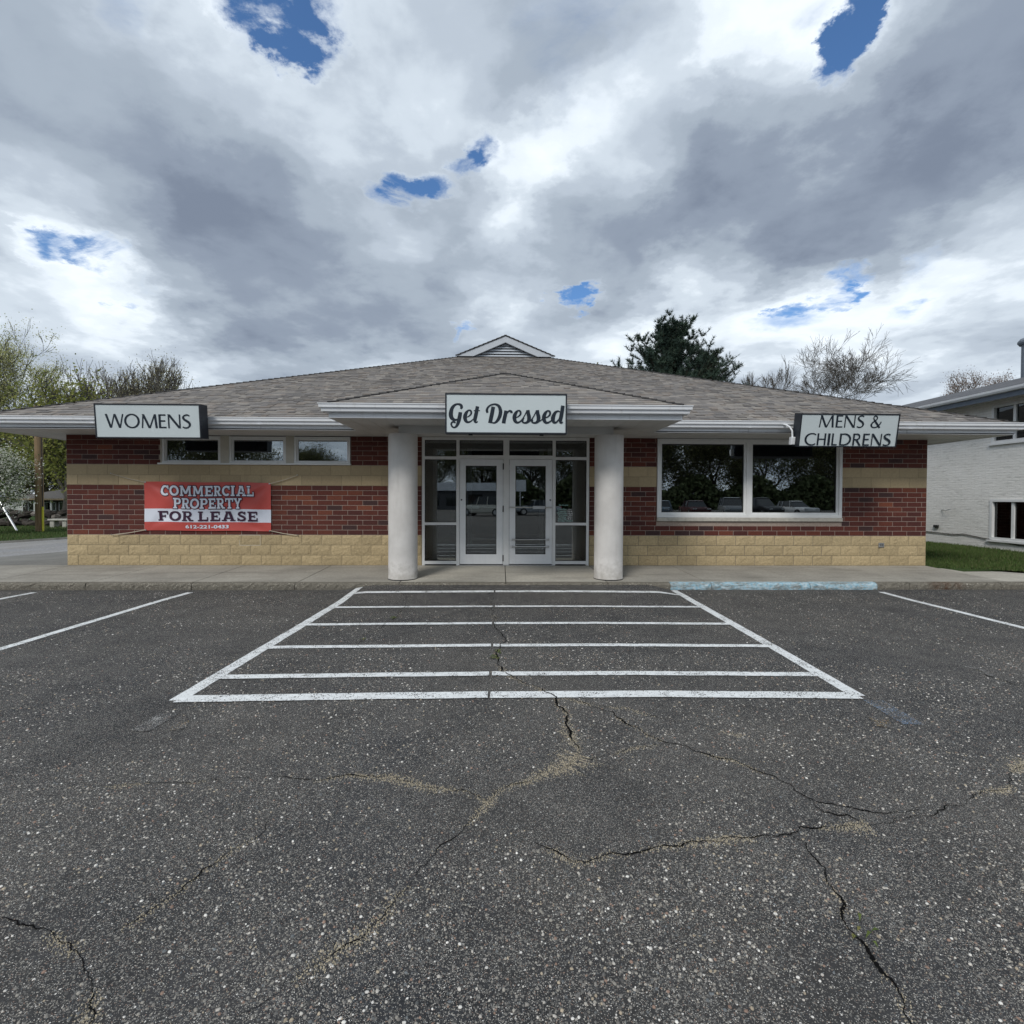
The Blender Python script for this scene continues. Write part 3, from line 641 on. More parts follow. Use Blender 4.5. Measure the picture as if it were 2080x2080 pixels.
grass_blades('lawn_grass', lawn_pt, 62000, .05, .006, z_law, lawn)
vg = MB(); vg.quad((-60,5,-.02),(-22.4,5,-.01),(-16.4,19.5,.05),(-60,19.5,.05)); vg.quad((-60,19.5,.05),(-16.4,19.5,.05),(-15.9,70,.05),(-60,70,.05)); verge = vg.build('grass_verge', M_lawn, kind='structure')
def verge_pt():
    y = rng.uniform(13, 27); x = -24.6+ (27-y)*-.1 + rng.uniform(0, 9); e = -18.7+.395*(y-13.46) if y < 19.5 else -16.2
    return (x, y) if x < e-.25 and x/y < -.80 else None
grass_blades('verge_grass', verge_pt, 30000, .09, .012, lambda x, y: .02, verge)

# ================================================================== SHOP BUILDING
shop = thing('shop_building', 'single storey red brick and tan block shop with a brown shingled hip roof', 'building', loc=(0,0,0))
W = 10.69; XL, XR = -8.88, 9.066; Z0 = .174; ZT = 2.850
OPEN = [(-6.98,-3.10,2.25,9), (-1.635,1.86,-9,9), (3.285,7.235,1.103,9)]     # window and door openings x0,x1,z0,z1
wm = MB(); YF = W+.0055
for x0, x1, z0, z1 in ((XL,-6.98,-.1,ZT),(-6.98,-3.10,-.1,2.25),(-3.10,-1.635,-.1,ZT),(1.86,3.285,-.1,ZT),(3.285,7.235,-.1,1.103),(7.235,XR,-.1,ZT)):
    wm.box(x0, x1, YF, YF+.22, z0, z1)
wm.box(-1.635, 1.86, W+.10, W+.23, 2.846, 2.90)
wall = wm.build('front_wall', M_mortar, shop)
JB = .0100
def unit(lx, h, e=.004, d=.014): m = MB(); m.cbox(0, lx, 0, d, 0, h, e); return m
brick_me = unit(.311-JB, .1024-JB).mesh('brick', M_brick); rest = MB(); n_single = 0
def split_face(lx, h, seed):
    r = random.Random(seed); m = MB(); nx, nz = 7, 4
    for j in range(nz+1):
        for i in range(nx+1):
            ed = i in (0,nx) or j in (0,nz); y = .003 if ed else -.001-r.uniform(0,.009)
            m.v.append((lx*i/nx+(0 if ed else r.uniform(-.012,.012)), y, h*j/nz+(0 if ed else r.uniform(-.010,.010))))
    for j in range(nz):
        for i in range(nx): a = j*(nx+1)+i; m.f.append((a, a+1, a+nx+2, a+nx+1)); m.c.append(None)
    return m.mesh('block', M_block)
block_me = [split_face(.413-.009, .2107-.009, s) for s in range(8)]
band_me = unit(.413-.008, .21-.008, .003).mesh('block', M_band)
def spans(z0, z1):
    out = [(XL, XR)]
    for a, b, c, d in OPEN:
        if z1 > c+.01 and z0 < d-.01:
            nx = []
            for s in out:
                if b <= s[0] or a >= s[1]: nx.append(s); continue
                if a > s[0]: nx.append((s[0], a))
                if b < s[1]: nx.append((b, s[1]))
            out = nx
    return out
def course(z0, h, L, off, kind):
    global n_single
    for s0, s1 in spans(z0, z0+h):
        k = math.floor((s0-XL-off)/L)
        while True:
            a, b = XL+off+k*L, XL+off+(k+1)*L; k += 1
            if a >= s1-.02: break
            a, b = max(a, s0), min(b, s1)
            if b-a < .035: continue
            if kind == 'brick':
                hidden = (-7.25 < a and b < -4.77 and .93 < z0 and z0 < 1.78) or (-2.05 < a and b < -1.5) or (1.7 < a and b < 2.25)
                if z0 > .8 and z0 < 1.8 and b-a > .12 and not hidden and n_single < 300:
                    o = link('brick', brick_me, wall, loc=(a+JB/2, W+rng.uniform(-.0015,.0015), z0+JB/2)); o.scale.x = (b-a-JB)/(L-JB); n_single += 1
                else:
                    rest.cbox(a+JB/2, b-JB/2, W+rng.uniform(-.0015,.0015), W+.014, z0+JB/2, z0+h-JB/2, .004)
            else:
                me = rng.choice(block_me) if kind == 'block' else band_me
                g_ = .009 if kind == 'block' else .008
                o = link('block', me, wall, loc=(a+g_/2, W-.002 if kind == 'block' else W+.001, z0+g_/2)); o.scale.x = (b-a-g_)/(L-g_)
for i in range(3): course(Z0+.2107*i, .2107, .413, -.19 if i != 1 else 0, 'block')
for i in range(10): course(.806+.1024*i, .1024, .311, -.196 if i % 2 == 0 else 0, 'brick')
for i in range(2): course(1.83+.21*i, .21, .413, -.19 if i == 0 else 0, 'band')
for i in range(6): course(2.25+.1*i, .1, .311, -.196 if i % 2 == 0 else 0, 'brick')
rest.build('brick_rest', M_brick_i, wall, kind='stuff')
# one re-pointed block under the banner
mw = MB(); 
for q in ((-5.385,-4.96,.795,.802),(-5.385,-4.96,.586,.594),(-5.387,-5.380,.594,.795),(-4.966,-4.959,.594,.795)): mw.box(q[0],q[1],W-.003,W+.012,q[2],q[3])
mw.build('white_mortar_joint', M_mortar_white, wall)
M_side = Mat('side_brick', 0.85, 0.25); b_ = M_side.n('ShaderNodeTexBrick'); b_.inputs['Scale'].default_value = 1.0
b_.inputs['Brick Width'].default_value = .311; b_.inputs['Row Height'].default_value = .1024; b_.inputs['Mortar Size'].default_value = .006
b_.inputs['Color1'].default_value = (.12,.034,.026,1); b_.inputs['Color2'].default_value = (.17,.05,.03,1); b_.inputs['Mortar'].default_value = (.3,.235,.195,1)
cm = M_side.n('ShaderNodeCombineXYZ'); sx_ = M_side.n('ShaderNodeSeparateXYZ'); M_side.l(M_side.pos(), sx_.inputs[0]); M_side.l(sx_.outputs[1], cm.inputs[0]); M_side.l(sx_.outputs[2], cm.inputs[1]); M_side.l(cm.outputs[0], b_.inputs['Vector'])
M_side.color(b_.outputs['Color']); M_side = M_side.m
sw = MB(); sw.box(XL, XL+.2, W+.012, 29, -.1, ZT); sw.box(XR-.2, XR, W+.012, 29, -.1, ZT); sw.box(XL, XR, 29, 29.2, -.1, ZT); sw.build('rear_wall', M_side, shop)
# rooms behind the glass
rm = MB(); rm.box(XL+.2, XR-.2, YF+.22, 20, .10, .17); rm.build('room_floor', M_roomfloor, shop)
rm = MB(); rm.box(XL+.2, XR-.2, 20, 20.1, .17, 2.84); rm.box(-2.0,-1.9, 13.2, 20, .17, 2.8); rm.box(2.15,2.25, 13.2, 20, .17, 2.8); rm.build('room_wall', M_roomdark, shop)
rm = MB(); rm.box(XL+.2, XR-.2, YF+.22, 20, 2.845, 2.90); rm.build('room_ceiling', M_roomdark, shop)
vb = MB(); vb.box(-1.80,-1.70, YF+.22, 13.0, .17, 2.84); vb.box(1.93,2.03, YF+.22, 13.0, .17, 2.84); vb.build('vestibule_wall', M_room, shop)
vf = MB()
for a, b in ((-1.70,-1.62),(-1.02,-.93),(-.84,-.72),(.06,.18),(.98,1.10),(1.20,1.29),(1.85,1.93)): vf.box(a, b, 12.95, 13.05, .17, 2.84)
for a, b, c, d in ((-1.62,-.98,.17,.34),(1.22,1.85,.17,.34),(-.98,1.22,2.30,2.42),(-.72,.06,.17,.40),(.18,.98,.17,.40)): vf.box(a, b, 12.965, 13.03, c, d)
vf.build('vestibule_frame', M_vest, shop)

def ring(m, x0, x1, z0, z1, y0, y1, l, r, b, t):
    m.box(x0, x0+l, y0, y1, z0, z1); m.box(x1-r, x1, y0, y1, z0, z1); m.box(x0+l, x1-r, y0, y1, z0, z0+b); m.box(x0+l, x1-r, y0, y1, z1-t, z1); return m
def pane(parent, x0, x1, z0, z1, y, mat): return MB().box(x0, x1, y, y+.005, z0, z1).build('pane', mat, parent)
# three high windows
for i, (a, b) in enumerate(((-6.955,-5.765),(-5.59,-4.43),(-4.265,-3.115))):
    f = MB(); ring(f, a, b, 2.285, 2.835, W+.005, W+.09, .045, .045, .04, .05)
    w_ = f.build('window', M_frame, shop)
    s_ = MB(); ring(s_, a+.045, b-.045, 2.325, 2.785, W+.045, W+.075, .028, .028, .018, .02); s_.build('sash', M_frame, w_)
    pane(w_, a+.06, b-.06, 2.33, 2.78, W+.058, M_glass)
    if i == 2: MB().box(-3.70,-3.665, W+.10, W+.13, 2.30, 2.82).build('inner_bar', M_dark, w_); 
    MB().box(a+.02, b-.02, W+.10, W+.13, 2.71, 2.835).build('blind_head', M_dark, w_)
for a, b in ((-5.762,-5.593),(-4.427,-4.268),(-6.98,-6.957)): MB().box(a, b, W-.004, W+.10, 2.284, 2.845).build('mullion', M_postbeige, shop)
MB().cbox(-7.02,-3.09, W-.045, W+.10, 2.252, 2.283, .004).build('window_sill', M_frame, shop)
# display window
f = MB(); ring(f, 3.293, 7.232, 1.190, 2.840, W-.012, W+.10, .06, .06, .055, .06); f.box(5.185, 5.285, W-.008, W+.10, 1.245, 2.78)
dw = f.build('display_window', M_frame, shop)
for a, b in ((3.353,5.185),(5.285,7.172)):
    s_ = MB(); ring(s_, a, b, 1.245, 2.78, W+.022, W+.085, .04, .045, .05, .045); s_.build('sash', M_frame, dw)
    g_ = MB(); ring(g_, a+.04, b-.045, 1.295, 2.735, W+.040, W+.07, .012, .012, .012, .02); g_.build('gasket', M_dark, dw)
    pane(dw, a+.045, b-.05, 1.30, 2.73, W+.055, M_glass)
MB().cbox(3.285, 7.24, W-.035, W+.05, 1.108, 1.188, .006).build('window_sill', M_sill, shop)
# glazed entrance: frame, six lights, two doors
CX = 0.12; f = MB(); y0, y1 = W-.03, W+.09
for a, b in ((-1.625,-1.572),(-.916,-.852),(.058,.182),(1.086,1.150),(1.798,1.850)): f.box(a, b, y0, y1, .178, 2.842)
for a, b in ((-1.572,-.916),(-.852,.058),(.182,1.086),(1.150,1.798)):
    f.box(a, b, y0, y1, 2.785, 2.842)
    if b < -.5 or a > 1.1: f.box(a, b, y0, y1, 2.383, 2.443); f.box(a, b, y0, y1, 1.018, 1.073); f.box(a, b, y0, y1, .205, .268)
    else: f.box(a, b, y0, y1, 2.395, 2.470)
store = f.build('entrance_frame', M_frame, shop)
for a, b in ((-1.572,-.916),(1.150,1.798)):
    for c, d in ((.268,1.018),(1.073,2.383),(2.443,2.785)):
        g_ = MB(); ring(g_, a, b, c, d, W+.008, W+.03, .012, .012, .012, .016); g_.build('gasket', M_dark, store); pane(store, a+.002, b-.002, c+.002, d-.002, W+.018, M_glass2)
for a, b in ((-.852,.058),(.182,1.086)):
    g_ = MB(); ring(g_, a, b, 2.470, 2.785, W+.008, W+.03, .012, .012, .012, .016); g_.build('gasket', M_dark, store); pane(store, a+.002, b-.002, 2.472, 2.783, W+.018, M_glass2)
MB().box(-.85, 1.085, W-.06, W+.09, .165, .19).build('threshold', M_steel, shop)
def door(x0, x1, gx0, gx1, hinge_right, outside):
    lf = MB(); ring(lf, x0+.006, x1-.006, .205, 2.388, W-.022, W+.03, gx0-x0-.006, x1-.006-gx1, .205, .135); d = lf.build('door', M_door, shop)
    g_ = MB(); ring(g_, gx0, gx1, .410, 2.253, W-.010, W+.02, .010, .010, .010, .012); g_.build('gasket', M_dark, d)
    pane(d, gx0+.002, gx1-.002, .412, 2.251, W+.002, M_glass2)
    yb = W-.07 if outside else W+.075
    pb_ = MB(); px = gx0+.02 if not outside else gx1-.27
    pb_.box(px, px+.25, yb-.02, yb+.02, 1.36, 1.42)
    pb_.tube([(x0+.02 if outside else gx0, yb, 1.392),(x1-.02 if outside else gx1, yb, 1.392)], .011, 8)
    if outside:
        for xx in (x0+.02, x1-.02): pb_.tube([(xx, yb, 1.392),(xx, W-.02, 1.392)], .011, 8)
    pb_.build('push_bar', M_steel, d)
    for z in (.575,.722):
        k = MB(); e = .055 if outside else -.01; k.tube([(gx0-e, yb, z),(gx1+e, yb, z)], .013, 8)
        if outside:
            for xx in (gx0-e, gx1+e): k.box(xx-.016, xx+.016, yb-.018, W-.022, z-.02, z+.02)
        k.build('kick_bar', M_steel, d)
    hx = x1 if hinge_right else x0
    if hinge_right:
        for z in (.33, 1.36, 2.24): MB().tube([(hx, W-.032, z-.065),(hx, W-.032, z+.065)], .012, 8).build('hinge', M_dark, d)
    lx_ = x0+.045 if hinge_right else x1-.045
    MB().tube([(lx_, W-.022, 1.545),(lx_, W-.034, 1.545)], .017, 12).build('lock', M_dark, d)
    return d
dl = door(-.852, .058, -.722, -.080, True, False); dr = door(.182, 1.086, .312, .945, False, True)

# columns and beam
for cx_ in (-1.755, 1.970):
    m = MB(); nn = 40; prof = [(.30,.10),(.262,.105),(.262,.135),(.258,.14)]+[(.258-.0005*(i%3), .14+.2*i) for i in range(1,13)]+[(.258,2.716)]
    for z_r in ((.266,.118),(.266,.150),(.259,.156),(.259,.6),(.259,1.2),(.259,1.8),(.259,2.4),(.259,2.716)):
        for k in range(nn): m.v.append((cx_+z_r[0]*math.cos(2*math.pi*k/nn), 9.27+z_r[0]*math.sin(2*math.pi*k/nn), z_r[1]))
    for j in range(7):
        for k in range(nn): m.f.append((j*nn+k, j*nn+(k+1)%nn, (j+1)*nn+(k+1)%nn, (j+1)*nn+k)); m.c.append(None)
    col = m.build('column', M_col, shop, smooth=True)
    MB().tube([(cx_,9.27,.110),(cx_,9.27,.139)], .268, 40).build('base_joint', M_dark, col)
MB().box(-1.79, 2.00, 9.05, 9.49, 2.718, 2.852).build('beam', M_soffit, shop)

# soffit
sf_ = MB(); sf_.box(-9.80, 9.98, 9.745, W+.02, 2.8565, 2.875); sf_.box(-2.72, 2.92, 8.25, 9.745, 2.8565, 2.875); sf_.box(-9.80, XL+.02, W+.02, 30, 2.8565, 2.875); sf_.box(XR-.02, 9.98, W+.02, 30, 2.8565, 2.875)
soffit = sf_.build('soffit', M_soffit, shop)
x = -9.80
while x < 9.9:
    MB().box(x+.004, x+.296, 9.75, W+.004, 2.8505, 2.8565).build('soffit_panel', M_soffit, soffit); x += .30
x = -2.72
while x < 2.90:
    MB().box(x+.004, min(2.92, x+.278), 8.252, 9.742, 2.8505, 2.8565).build('soffit_panel', M_soffit, soffit); x += .282
FP = [(-.02,2.85),(0,2.85),(0,3.045),(-.02,3.045)]
GP = [(.001,2.936),(.080,2.936),(.086,2.944),(.094,2.990),(.114,2.996),(.119,3.002),(.123,3.050),(.133,3.052),(.134,3.066),(.104,3.066),(.104,3.035),(.001,3.035)]
P1 = [(-9.83,30.0),(-9.83,9.745),(-2.735,9.745)]; P2 = [(2.935,9.745),(10.0,9.745),(10.0,30.0)]; P3 = [(-2.735,9.70),(-2.735,8.23),(2.935,8.23),(2.935,9.70)]
for p in (P1, P2, P3):
    MB().sweep(FP, p).build('fascia', M_white, shop); MB().sweep(GP, p).build('gutter', M_white, shop)
for x in (-7.55,-4.5,4.75,7.85):
    MB().box(x-.018, x+.018, 9.62, 9.745, 2.934, 2.9375).build('gutter_seam', M_white, shop); MB().box(x-.0015, x+.0015, 9.7435, 9.7445, 2.852, 2.93).build('fascia_seam', M_dark, shop)
MB().tube([(-9.88,13.2,2.93),(-9.88,13.2,2.83),(-9.55,13.2,2.72),(-9.02,13.2,2.62),(-8.95,13.2,2.5),(-8.95,13.2,.2)], .045, 8).build('downspout', M_white, shop)

# ---- roof
S = .413; ZE = 3.055; XA, XB = -9.86, 10.03; XC = .09; YE = 9.72; YG = 18.22; HX = 8.5; YB = 30.1; RZ = ZE+S*(XB-XA)/2; GZ = ZE+S*HX
dk = MB(); y2 = YB-HX
dk.poly([(XA,YE,ZE),(XB,YE,ZE),(XB-HX,YG,GZ),(XA+HX,YG,GZ)])
dk.poly([(XA,YE,ZE),(XA+HX,YG,GZ),(XC,YG-.22,RZ),(XC,y2,RZ),(XA+HX,y2,GZ),(XA,YB,ZE)])
dk.poly([(XB,YB,ZE),(XB-HX,y2,GZ),(XC,y2,RZ),(XC,YG-.22,RZ),(XB-HX,YG,GZ),(XB,YE,ZE)])
dk.poly([(XB,YB,ZE),(XA,YB,ZE),(XA+HX,y2,GZ),(XB-HX,y2,GZ)])
roof = dk.build('roof', M_deck, shop)
def shingles(O, e, s, nrm, rows, Lf, Rf, exp, make, seed):
    r = random.Random(seed)
    for i in range(rows):
        v = i*exp; a, b = Lf(v+exp*.5), Rf(v+exp*.5); u = a-r.uniform(0,.2)
        while u < b:
            w = r.choice((.10,.13,.16,.19,.22))*r.uniform(.9,1.1); u0, u1 = max(u, a), min(u+w, b); u += w
            if u1-u0 < .03: continue
            make(O+e*u0+s*v, e, s, nrm, u1-u0, r)
def to_stuff(m, exp):
    def f(p, e, s, nrm, w, r):
        t = r.choice((.009,.009,.018)); e_ = e*(w-.002); q = p+s*(exp+.03)
        a, b = p+nrm*(t+.004), p+e_+nrm*(t+.004)
        m.add([a, b, q+e_+nrm*.003, q+nrm*.003, p, p+e_], [(0,1,2,3),(4,5,1,0)])
    return f
c_ = math.sqrt(1+S*S); up_f = Vector((0,1,S))/c_; nf = Vector((0,-S,1))/c_
EXP = .143
# the part of the front slope the eye can take in: main front slope, joined
m = MB(); shingles(Vector((0,YE-.02,ZE)), Vector((1,0,0)), up_f, nf, int(HX*c_/EXP)+1, lambda v: XA+min(v/c_,HX), lambda v: XB-min(v/c_,HX), EXP, to_stuff(m, EXP), 1)
m.build('shingle_rest', M_shingle_i, roof, kind='stuff')
for sgn, x0, nm in ((1, XA, 'l'), (-1, XB, 'r')):
    upv = Vector((sgn,0,S))/c_; nv = Vector((-sgn*S,0,1))/c_; ev = Vector((0,-sgn,0)); m = MB(); hw = (XB-XA)/2
    def lo_y(v): t = v/c_; return YE+t if t < HX else YG-.2
    def hi_y(v): t = v/c_; return YB-t if t < HX else y2
    if sgn > 0: shingles(Vector((x0,0,ZE)), ev, upv, nv, int(hw*c_/.2), lambda v: -hi_y(v), lambda v: -lo_y(v), .2, to_stuff(m, .2), 2)
    else: shingles(Vector((x0,0,ZE)), ev, upv, nv, int(hw*c_/.2), lo_y, hi_y, .2, to_stuff(m, .2), 3)
    m.build('shingle_rest', M_shingle_i, roof, kind='stuff')
def caps(parent, a, b, r_, mat, lift=.012):
    a, b = Vector(a), Vector(b); n_ = int((b-a).length/.16); m = MB()
    for i in range(n_):
        p = a.lerp(b, i/n_); q = a.lerp(b, (i+1.25)/n_); m.tube([p+Vector((0,0,lift+.010)), q+Vector((0,0,lift-.006))], [r_, r_*.9], 6)
    m.build('hip_cap', mat, parent)
caps(roof, (XA,YE,ZE), (XA+HX,YG,GZ), .055, M_hip, -.02); caps(roof, (XB,YE,ZE), (XB-HX,YG,GZ), .055, M_hip, -.02)
# entrance roof: its front slope carries its shingles one by one
PA, PB, PY = -2.80, 3.00, 8.19; PH = (PB-PA)/2; PX = (PA+PB)/2; PZ = ZE+S*PH; yv = YE+PH
dk = MB(); dk.poly([(PA,PY,ZE),(PB,PY,ZE),(PX,PY+PH,PZ)]); dk.poly([(PA,YE,ZE),(PA,PY,ZE),(PX,PY+PH,PZ),(PX,yv,PZ)]); dk.poly([(PB,PY,ZE),(PB,YE,ZE),(PX,yv,PZ),(PX,PY+PH,PZ)])
proof = dk.build('entrance_roof', M_deck, shop)
um = MB(); to_stuff(um, EXP)(Vector((0,0,0)), Vector((1,0,0)), up_f, nf, 1.0, random.Random(3)); shingle_me = um.mesh('shingle', M_shingle)
n_sh = 0; over = MB()
def one_shingle(p, e, s, nrm, w, r):
    global n_sh
    if n_sh < 300: o = link('shingle', shingle_me, proof, loc=p); o.scale.x = w; n_sh += 1
    else: to_stuff(over, EXP)(p, e, s, nrm, w, r)
shingles(Vector((0,PY-.02,ZE)), Vector((1,0,0)), up_f, nf, int(PH*c_/EXP), lambda v: PA+v/c_, lambda v: PB-v/c_, EXP, one_shingle, 4)
if over.f: over.build('shingle_rest', M_shingle_i, proof, kind='stuff')
caps(proof, (PA+.05,PY+.05,ZE+.02), (PX,PY+PH,PZ), .030, M_hip, 0.006); caps(proof, (PB-.05,PY+.05,ZE+.02), (PX,PY+PH,PZ), .030, M_hip, 0.006)
# gable vent
gx_ = .16; gb = 6.535
gv = MB(); o_, i_ = [(gx_-1.70,gb),(gx_,gb+.715),(gx_+1.70,gb)], [(gx_-1.12,gb),(gx_,gb+.49),(gx_+1.12,gb)]
for sgn in (0, 2):
    q = [o_[sgn], o_[1], i_[1], i_[sgn]]
    if sgn == 0: q = q[::-1]
    gv.add([(x,17.97,z) for x, z in q]+[(x,18.06,z) for x, z in q], [(0,1,2,3),(7,6,5,4),(0,4,5,1),(1,5,6,2),(2,6,7,3),(3,7,4,0)])
gable = gv.build('gable_vent', M_gable, shop)
MB().poly([(gx_-1.65,18.2,gb-.05),(gx_+1.65,18.2,gb-.05),(gx_,18.2,gb+.72)]).build('vent_back', M_dark, gable)
for k in range(5):
    z = gb+.022+k*.098; h0 = (1-(k*.098+.03)/.48)*1.16
    if h0 < .08: break
    m = MB(); h1 = max(.02, h0-.16)
    m.add([(gx_-h0,18.07,z),(gx_+h0,18.07,z),(gx_+h1,18.12,z+.066),(gx_-h1,18.12,z+.066),(gx_-h0,18.13,z-.004),(gx_+h0,18.13,z-.004)], [(0,1,2,3),(4,5,1,0)])
    m.build('slat', M_gable, gable)
for sgn in (-1, 1): caps(gable, (gx_+sgn*1.74,17.96,gb+.005), (gx_,17.96,gb+.725), .022, M_hip, 0.0)
# small fittings on the wall
oc = MB(); oc.cbox(8.03, 8.145, W-.03, W-.005, .565, .66, .006); outlet = oc.build('outlet_cover', M_steel, shop)
for dx in (.03,.07): MB().box(8.03+dx, 8.045+dx, W-.034, W-.029, .60, .63).build('socket', M_dark, outlet)
MB().tube([(XR,11.0,1.60),(XR+.07,11.0,1.60)], .055, 12).build('wall_vent', M_dark, shop)
MB().tube([(XR+.03,10.9,2.6),(XR+.03,10.9,.85)], .022, 8).build('conduit', M_white, shop)
MB().box(XR, XR+.10, 10.85, 10.95, 2.45, 2.62).build('junction_box', M_white, shop)

# ================================================================== LETTERING
class Ink:
    """flat strokes in a 2-D box; each stroke sits a hair above the one before"""
    def __init__(s, grow=0.0): s.q = []; s.k = 0; s.g = grow
    def poly(s, pts): s.q.append((list(pts), s.k)); s.k += 1
    def steep(s, x0, y0, x1, y1, w):            # straight stroke with level ends
        w += s.g*2; L = math.hypot(x1-x0, y1-y0); h = w*L/abs(y1-y0)/2
        if s.g: d = s.g/abs(y1-y0); ex, ey = (x1-x0)*d, (y1-y0)*d; x0 -= ex; y0 -= ey; x1 += ex; y1 += ey
        s.poly([(x0-h,y0),(x0+h,y0),(x1+h,y1),(x1-h,y1)])
    def bar(s, x0, x1, y, w): g = s.g; s.poly([(x0-g,y-w/2-g),(x1+g,y-w/2-g),(x1+g,y+w/2+g),(x0-g,y+w/2+g)])
    def curve(s, pts, sub=6, closed=False):     # brush stroke (x, y, width)
        P = [Vector(p) for p in pts]; out = []; n = len(P)
        rngi = range(n if closed else n-1)
        for i in rngi:
            a, b, c, d = (P[(i-1)%n], P[i], P[(i+1)%n], P[(i+2)%n]) if closed else (P[max(0,i-1)], P[i], P[i+1], P[min(n-1,i+2)])
            for k in range(sub):
                t = k/sub; out.append(.5*((2*b)+(c-a)*t+(2*a-5*b+4*c-d)*t*t+(3*b-a-3*c+d)*t*t*t))
        out.append(P[0] if closed else P[-1]); m = len(out); L, R = [], []
        for i, p in enumerate(out):
            if closed: d = out[(i+1)%(m-1)]-out[(i-1)%(m-1)]
            else: d = out[min(m-1,i+1)]-out[max(0,i-1)]
            l_ = math.hypot(d.x,d.y) or 1; nx, ny = -d.y/l_, d.x/l_; h = abs(p.z)/2+s.g
            L.append((p.x+nx*h, p.y+ny*h)); R.append((p.x-nx*h, p.y-ny*h))
        for i in range(m-1): s.q.append(([R[i],R[i+1],L[i+1],L[i]], s.k))
        s.k += 1
    def shift(s, other, fx, fy):
        for pts, k in other.q: s.q.append(([(fx(x), fy(y)) for x, y in pts], k+s.k))
        s.k += other.k
    def mesh(s, fn, dz=.0003):
        m = MB()
        for pts, k in s.q:
            V = [fn(x, y, k*dz) for x, y in pts]; m.add(V, [tuple(range(len(V)))])
        return m
TK, TN = .162, .104
def caps_glyph(ch, ink):
    k, t = TK, TN; w = 1.0
    if ch == 'W': w = 1.33; ink.steep(.06,1,.385,0,k); ink.steep(.40,0,.675,1,t); ink.steep(.685,1,1.045,0,k); ink.steep(1.055,0,1.29,1,t)
    elif ch == 'M': w = 1.17; ink.steep(.04,0,.135,1,t); ink.steep(.13,1,.575,0,k); ink.steep(.585,0,.985,1,t); ink.steep(1.0,1,1.09,0,k)
    elif ch == 'N': w = .94; ink.steep(.06,0,.06,1,t); ink.steep(.07,1,.86,0,k); ink.steep(.88,0,.88,1,t)
    elif ch == 'E': w = .56; ink.steep(.075,0,.075,1,k); ink.bar(.1,.53,1-t/2,t); ink.bar(.1,.49,.52,t); ink.bar(.1,.56,t/2,t)
    elif ch == 'L': w = .52; ink.steep(.075,0,.075,1,k); ink.bar(.1,.52,t/2,t)
    elif ch == 'I': w = .15; ink.steep(.075,0,.075,1,k)
    elif ch == 'H': w = .78; ink.steep(.07,0,.07,1,k); ink.steep(.71,0,.71,1,k); ink.bar(.1,.68,.51,t)
    elif ch == 'O':
        w = 1.11; ink.curve([(.555+.495*math.cos(a)*1.0, .5+.475*math.sin(a), t+(k-t)*abs(math.cos(a))**1.3) for a in [i*math.pi/8 for i in range(16)]], 4, True)
    elif ch == 'C':
        w = .88; ink.curve([(.56+.50*math.cos(a), .5+.475*math.sin(a), t+(k-t)*max(0,-math.cos(a))**1.2) for a in [rad(52+i*19.8) for i in range(14)]], 4)
    elif ch == 'D':
        w = .97; ink.steep(.075,0,.075,1,k); ink.bar(.1,.36,1-t/2,t); ink.bar(.1,.36,t/2,t)
        ink.curve([(.35+.54*math.cos(a), .5+.461*math.sin(a), t+(k-t)*max(0,math.cos(a))) for a in [rad(90-i*18) for i in range(11)]], 4)
    elif ch == 'R':
        w = .74; ink.steep(.075,0,.075,1,k); ink.bar(.1,.34,1-t/2,t); ink.bar(.1,.34,.49,t)
        ink.curve([(.33+.25*math.cos(a), .725+.235*math.sin(a), t+(k*.85-t)*max(0,math.cos(a))) for a in [rad(90-i*22.5) for i in range(9)]], 4); ink.steep(.33,.47,.68,0,k)
    elif ch == 'S':
        w = .64; ink.curve([(.57,.885,t*.9),(.46,.955,t),(.32,.955,t),(.17,.89,.10),(.115,.76,k),(.20,.63,k),(.36,.53,k*1.05),(.52,.41,k*1.05),(.575,.26,k),(.50,.11,.10),(.36,.04,t),(.20,.035,t),(.05,.10,t*.9)])
    elif ch == '&':
        w = .95; ink.curve([(.93,.50,t*.8),(.82,.30,t),(.64,.10,t),(.42,.03,t),(.20,.06,.10),(.09,.21,k*.95),(.16,.39,.11),(.34,.54,t),(.50,.68,t),(.55,.83,t),(.45,.95,t),(.31,.94,.09),(.24,.82,.10),(.30,.66,.11),(.46,.46,k),(.64,.25,k),(.84,.0,k)])
    return w
def caps_line(ink, items, x_of, y0, y1):
    for ch, a, b in items:
        gk_ = Ink(); w = caps_glyph(ch, gk_); ink.shift(gk_, lambda x, a=a, b=b, w=w: x_of(a+(b-a)*x/w), lambda y: y0+(y1-y0)*y)
def sign_box(name, label, cx_, cz, w, h, yf, depth, tilt, ink, yaw_=0.0):
    """cabinet sign: local x right, local z up, front at local -y"""
    t = thing(name, label, 'sign', loc=(cx_, yf, cz)); t.rotation_euler = (rad(tilt), 0, rad(yaw_))
    b = MB(); rim = .021
    b.box(-w/2, w/2, .03, depth, -h/2, h/2); ring(b, -w/2, w/2, -h/2, h/2, 0, .03, rim, rim, rim, rim)
    b.build('cabinet', M_black, t)
    MB().box(-w/2+rim, w/2-rim, .008, .028, -h/2+rim, h/2-rim).build('sign_face', M_signface, t)
    fwid, fh = w-2*rim, h-2*rim
    ink.mesh(lambda x, y, z: (-fwid/2+fwid*x, .0065-z, -fh/2+fh*y)).build('lettering', M_ink, t)
    return t
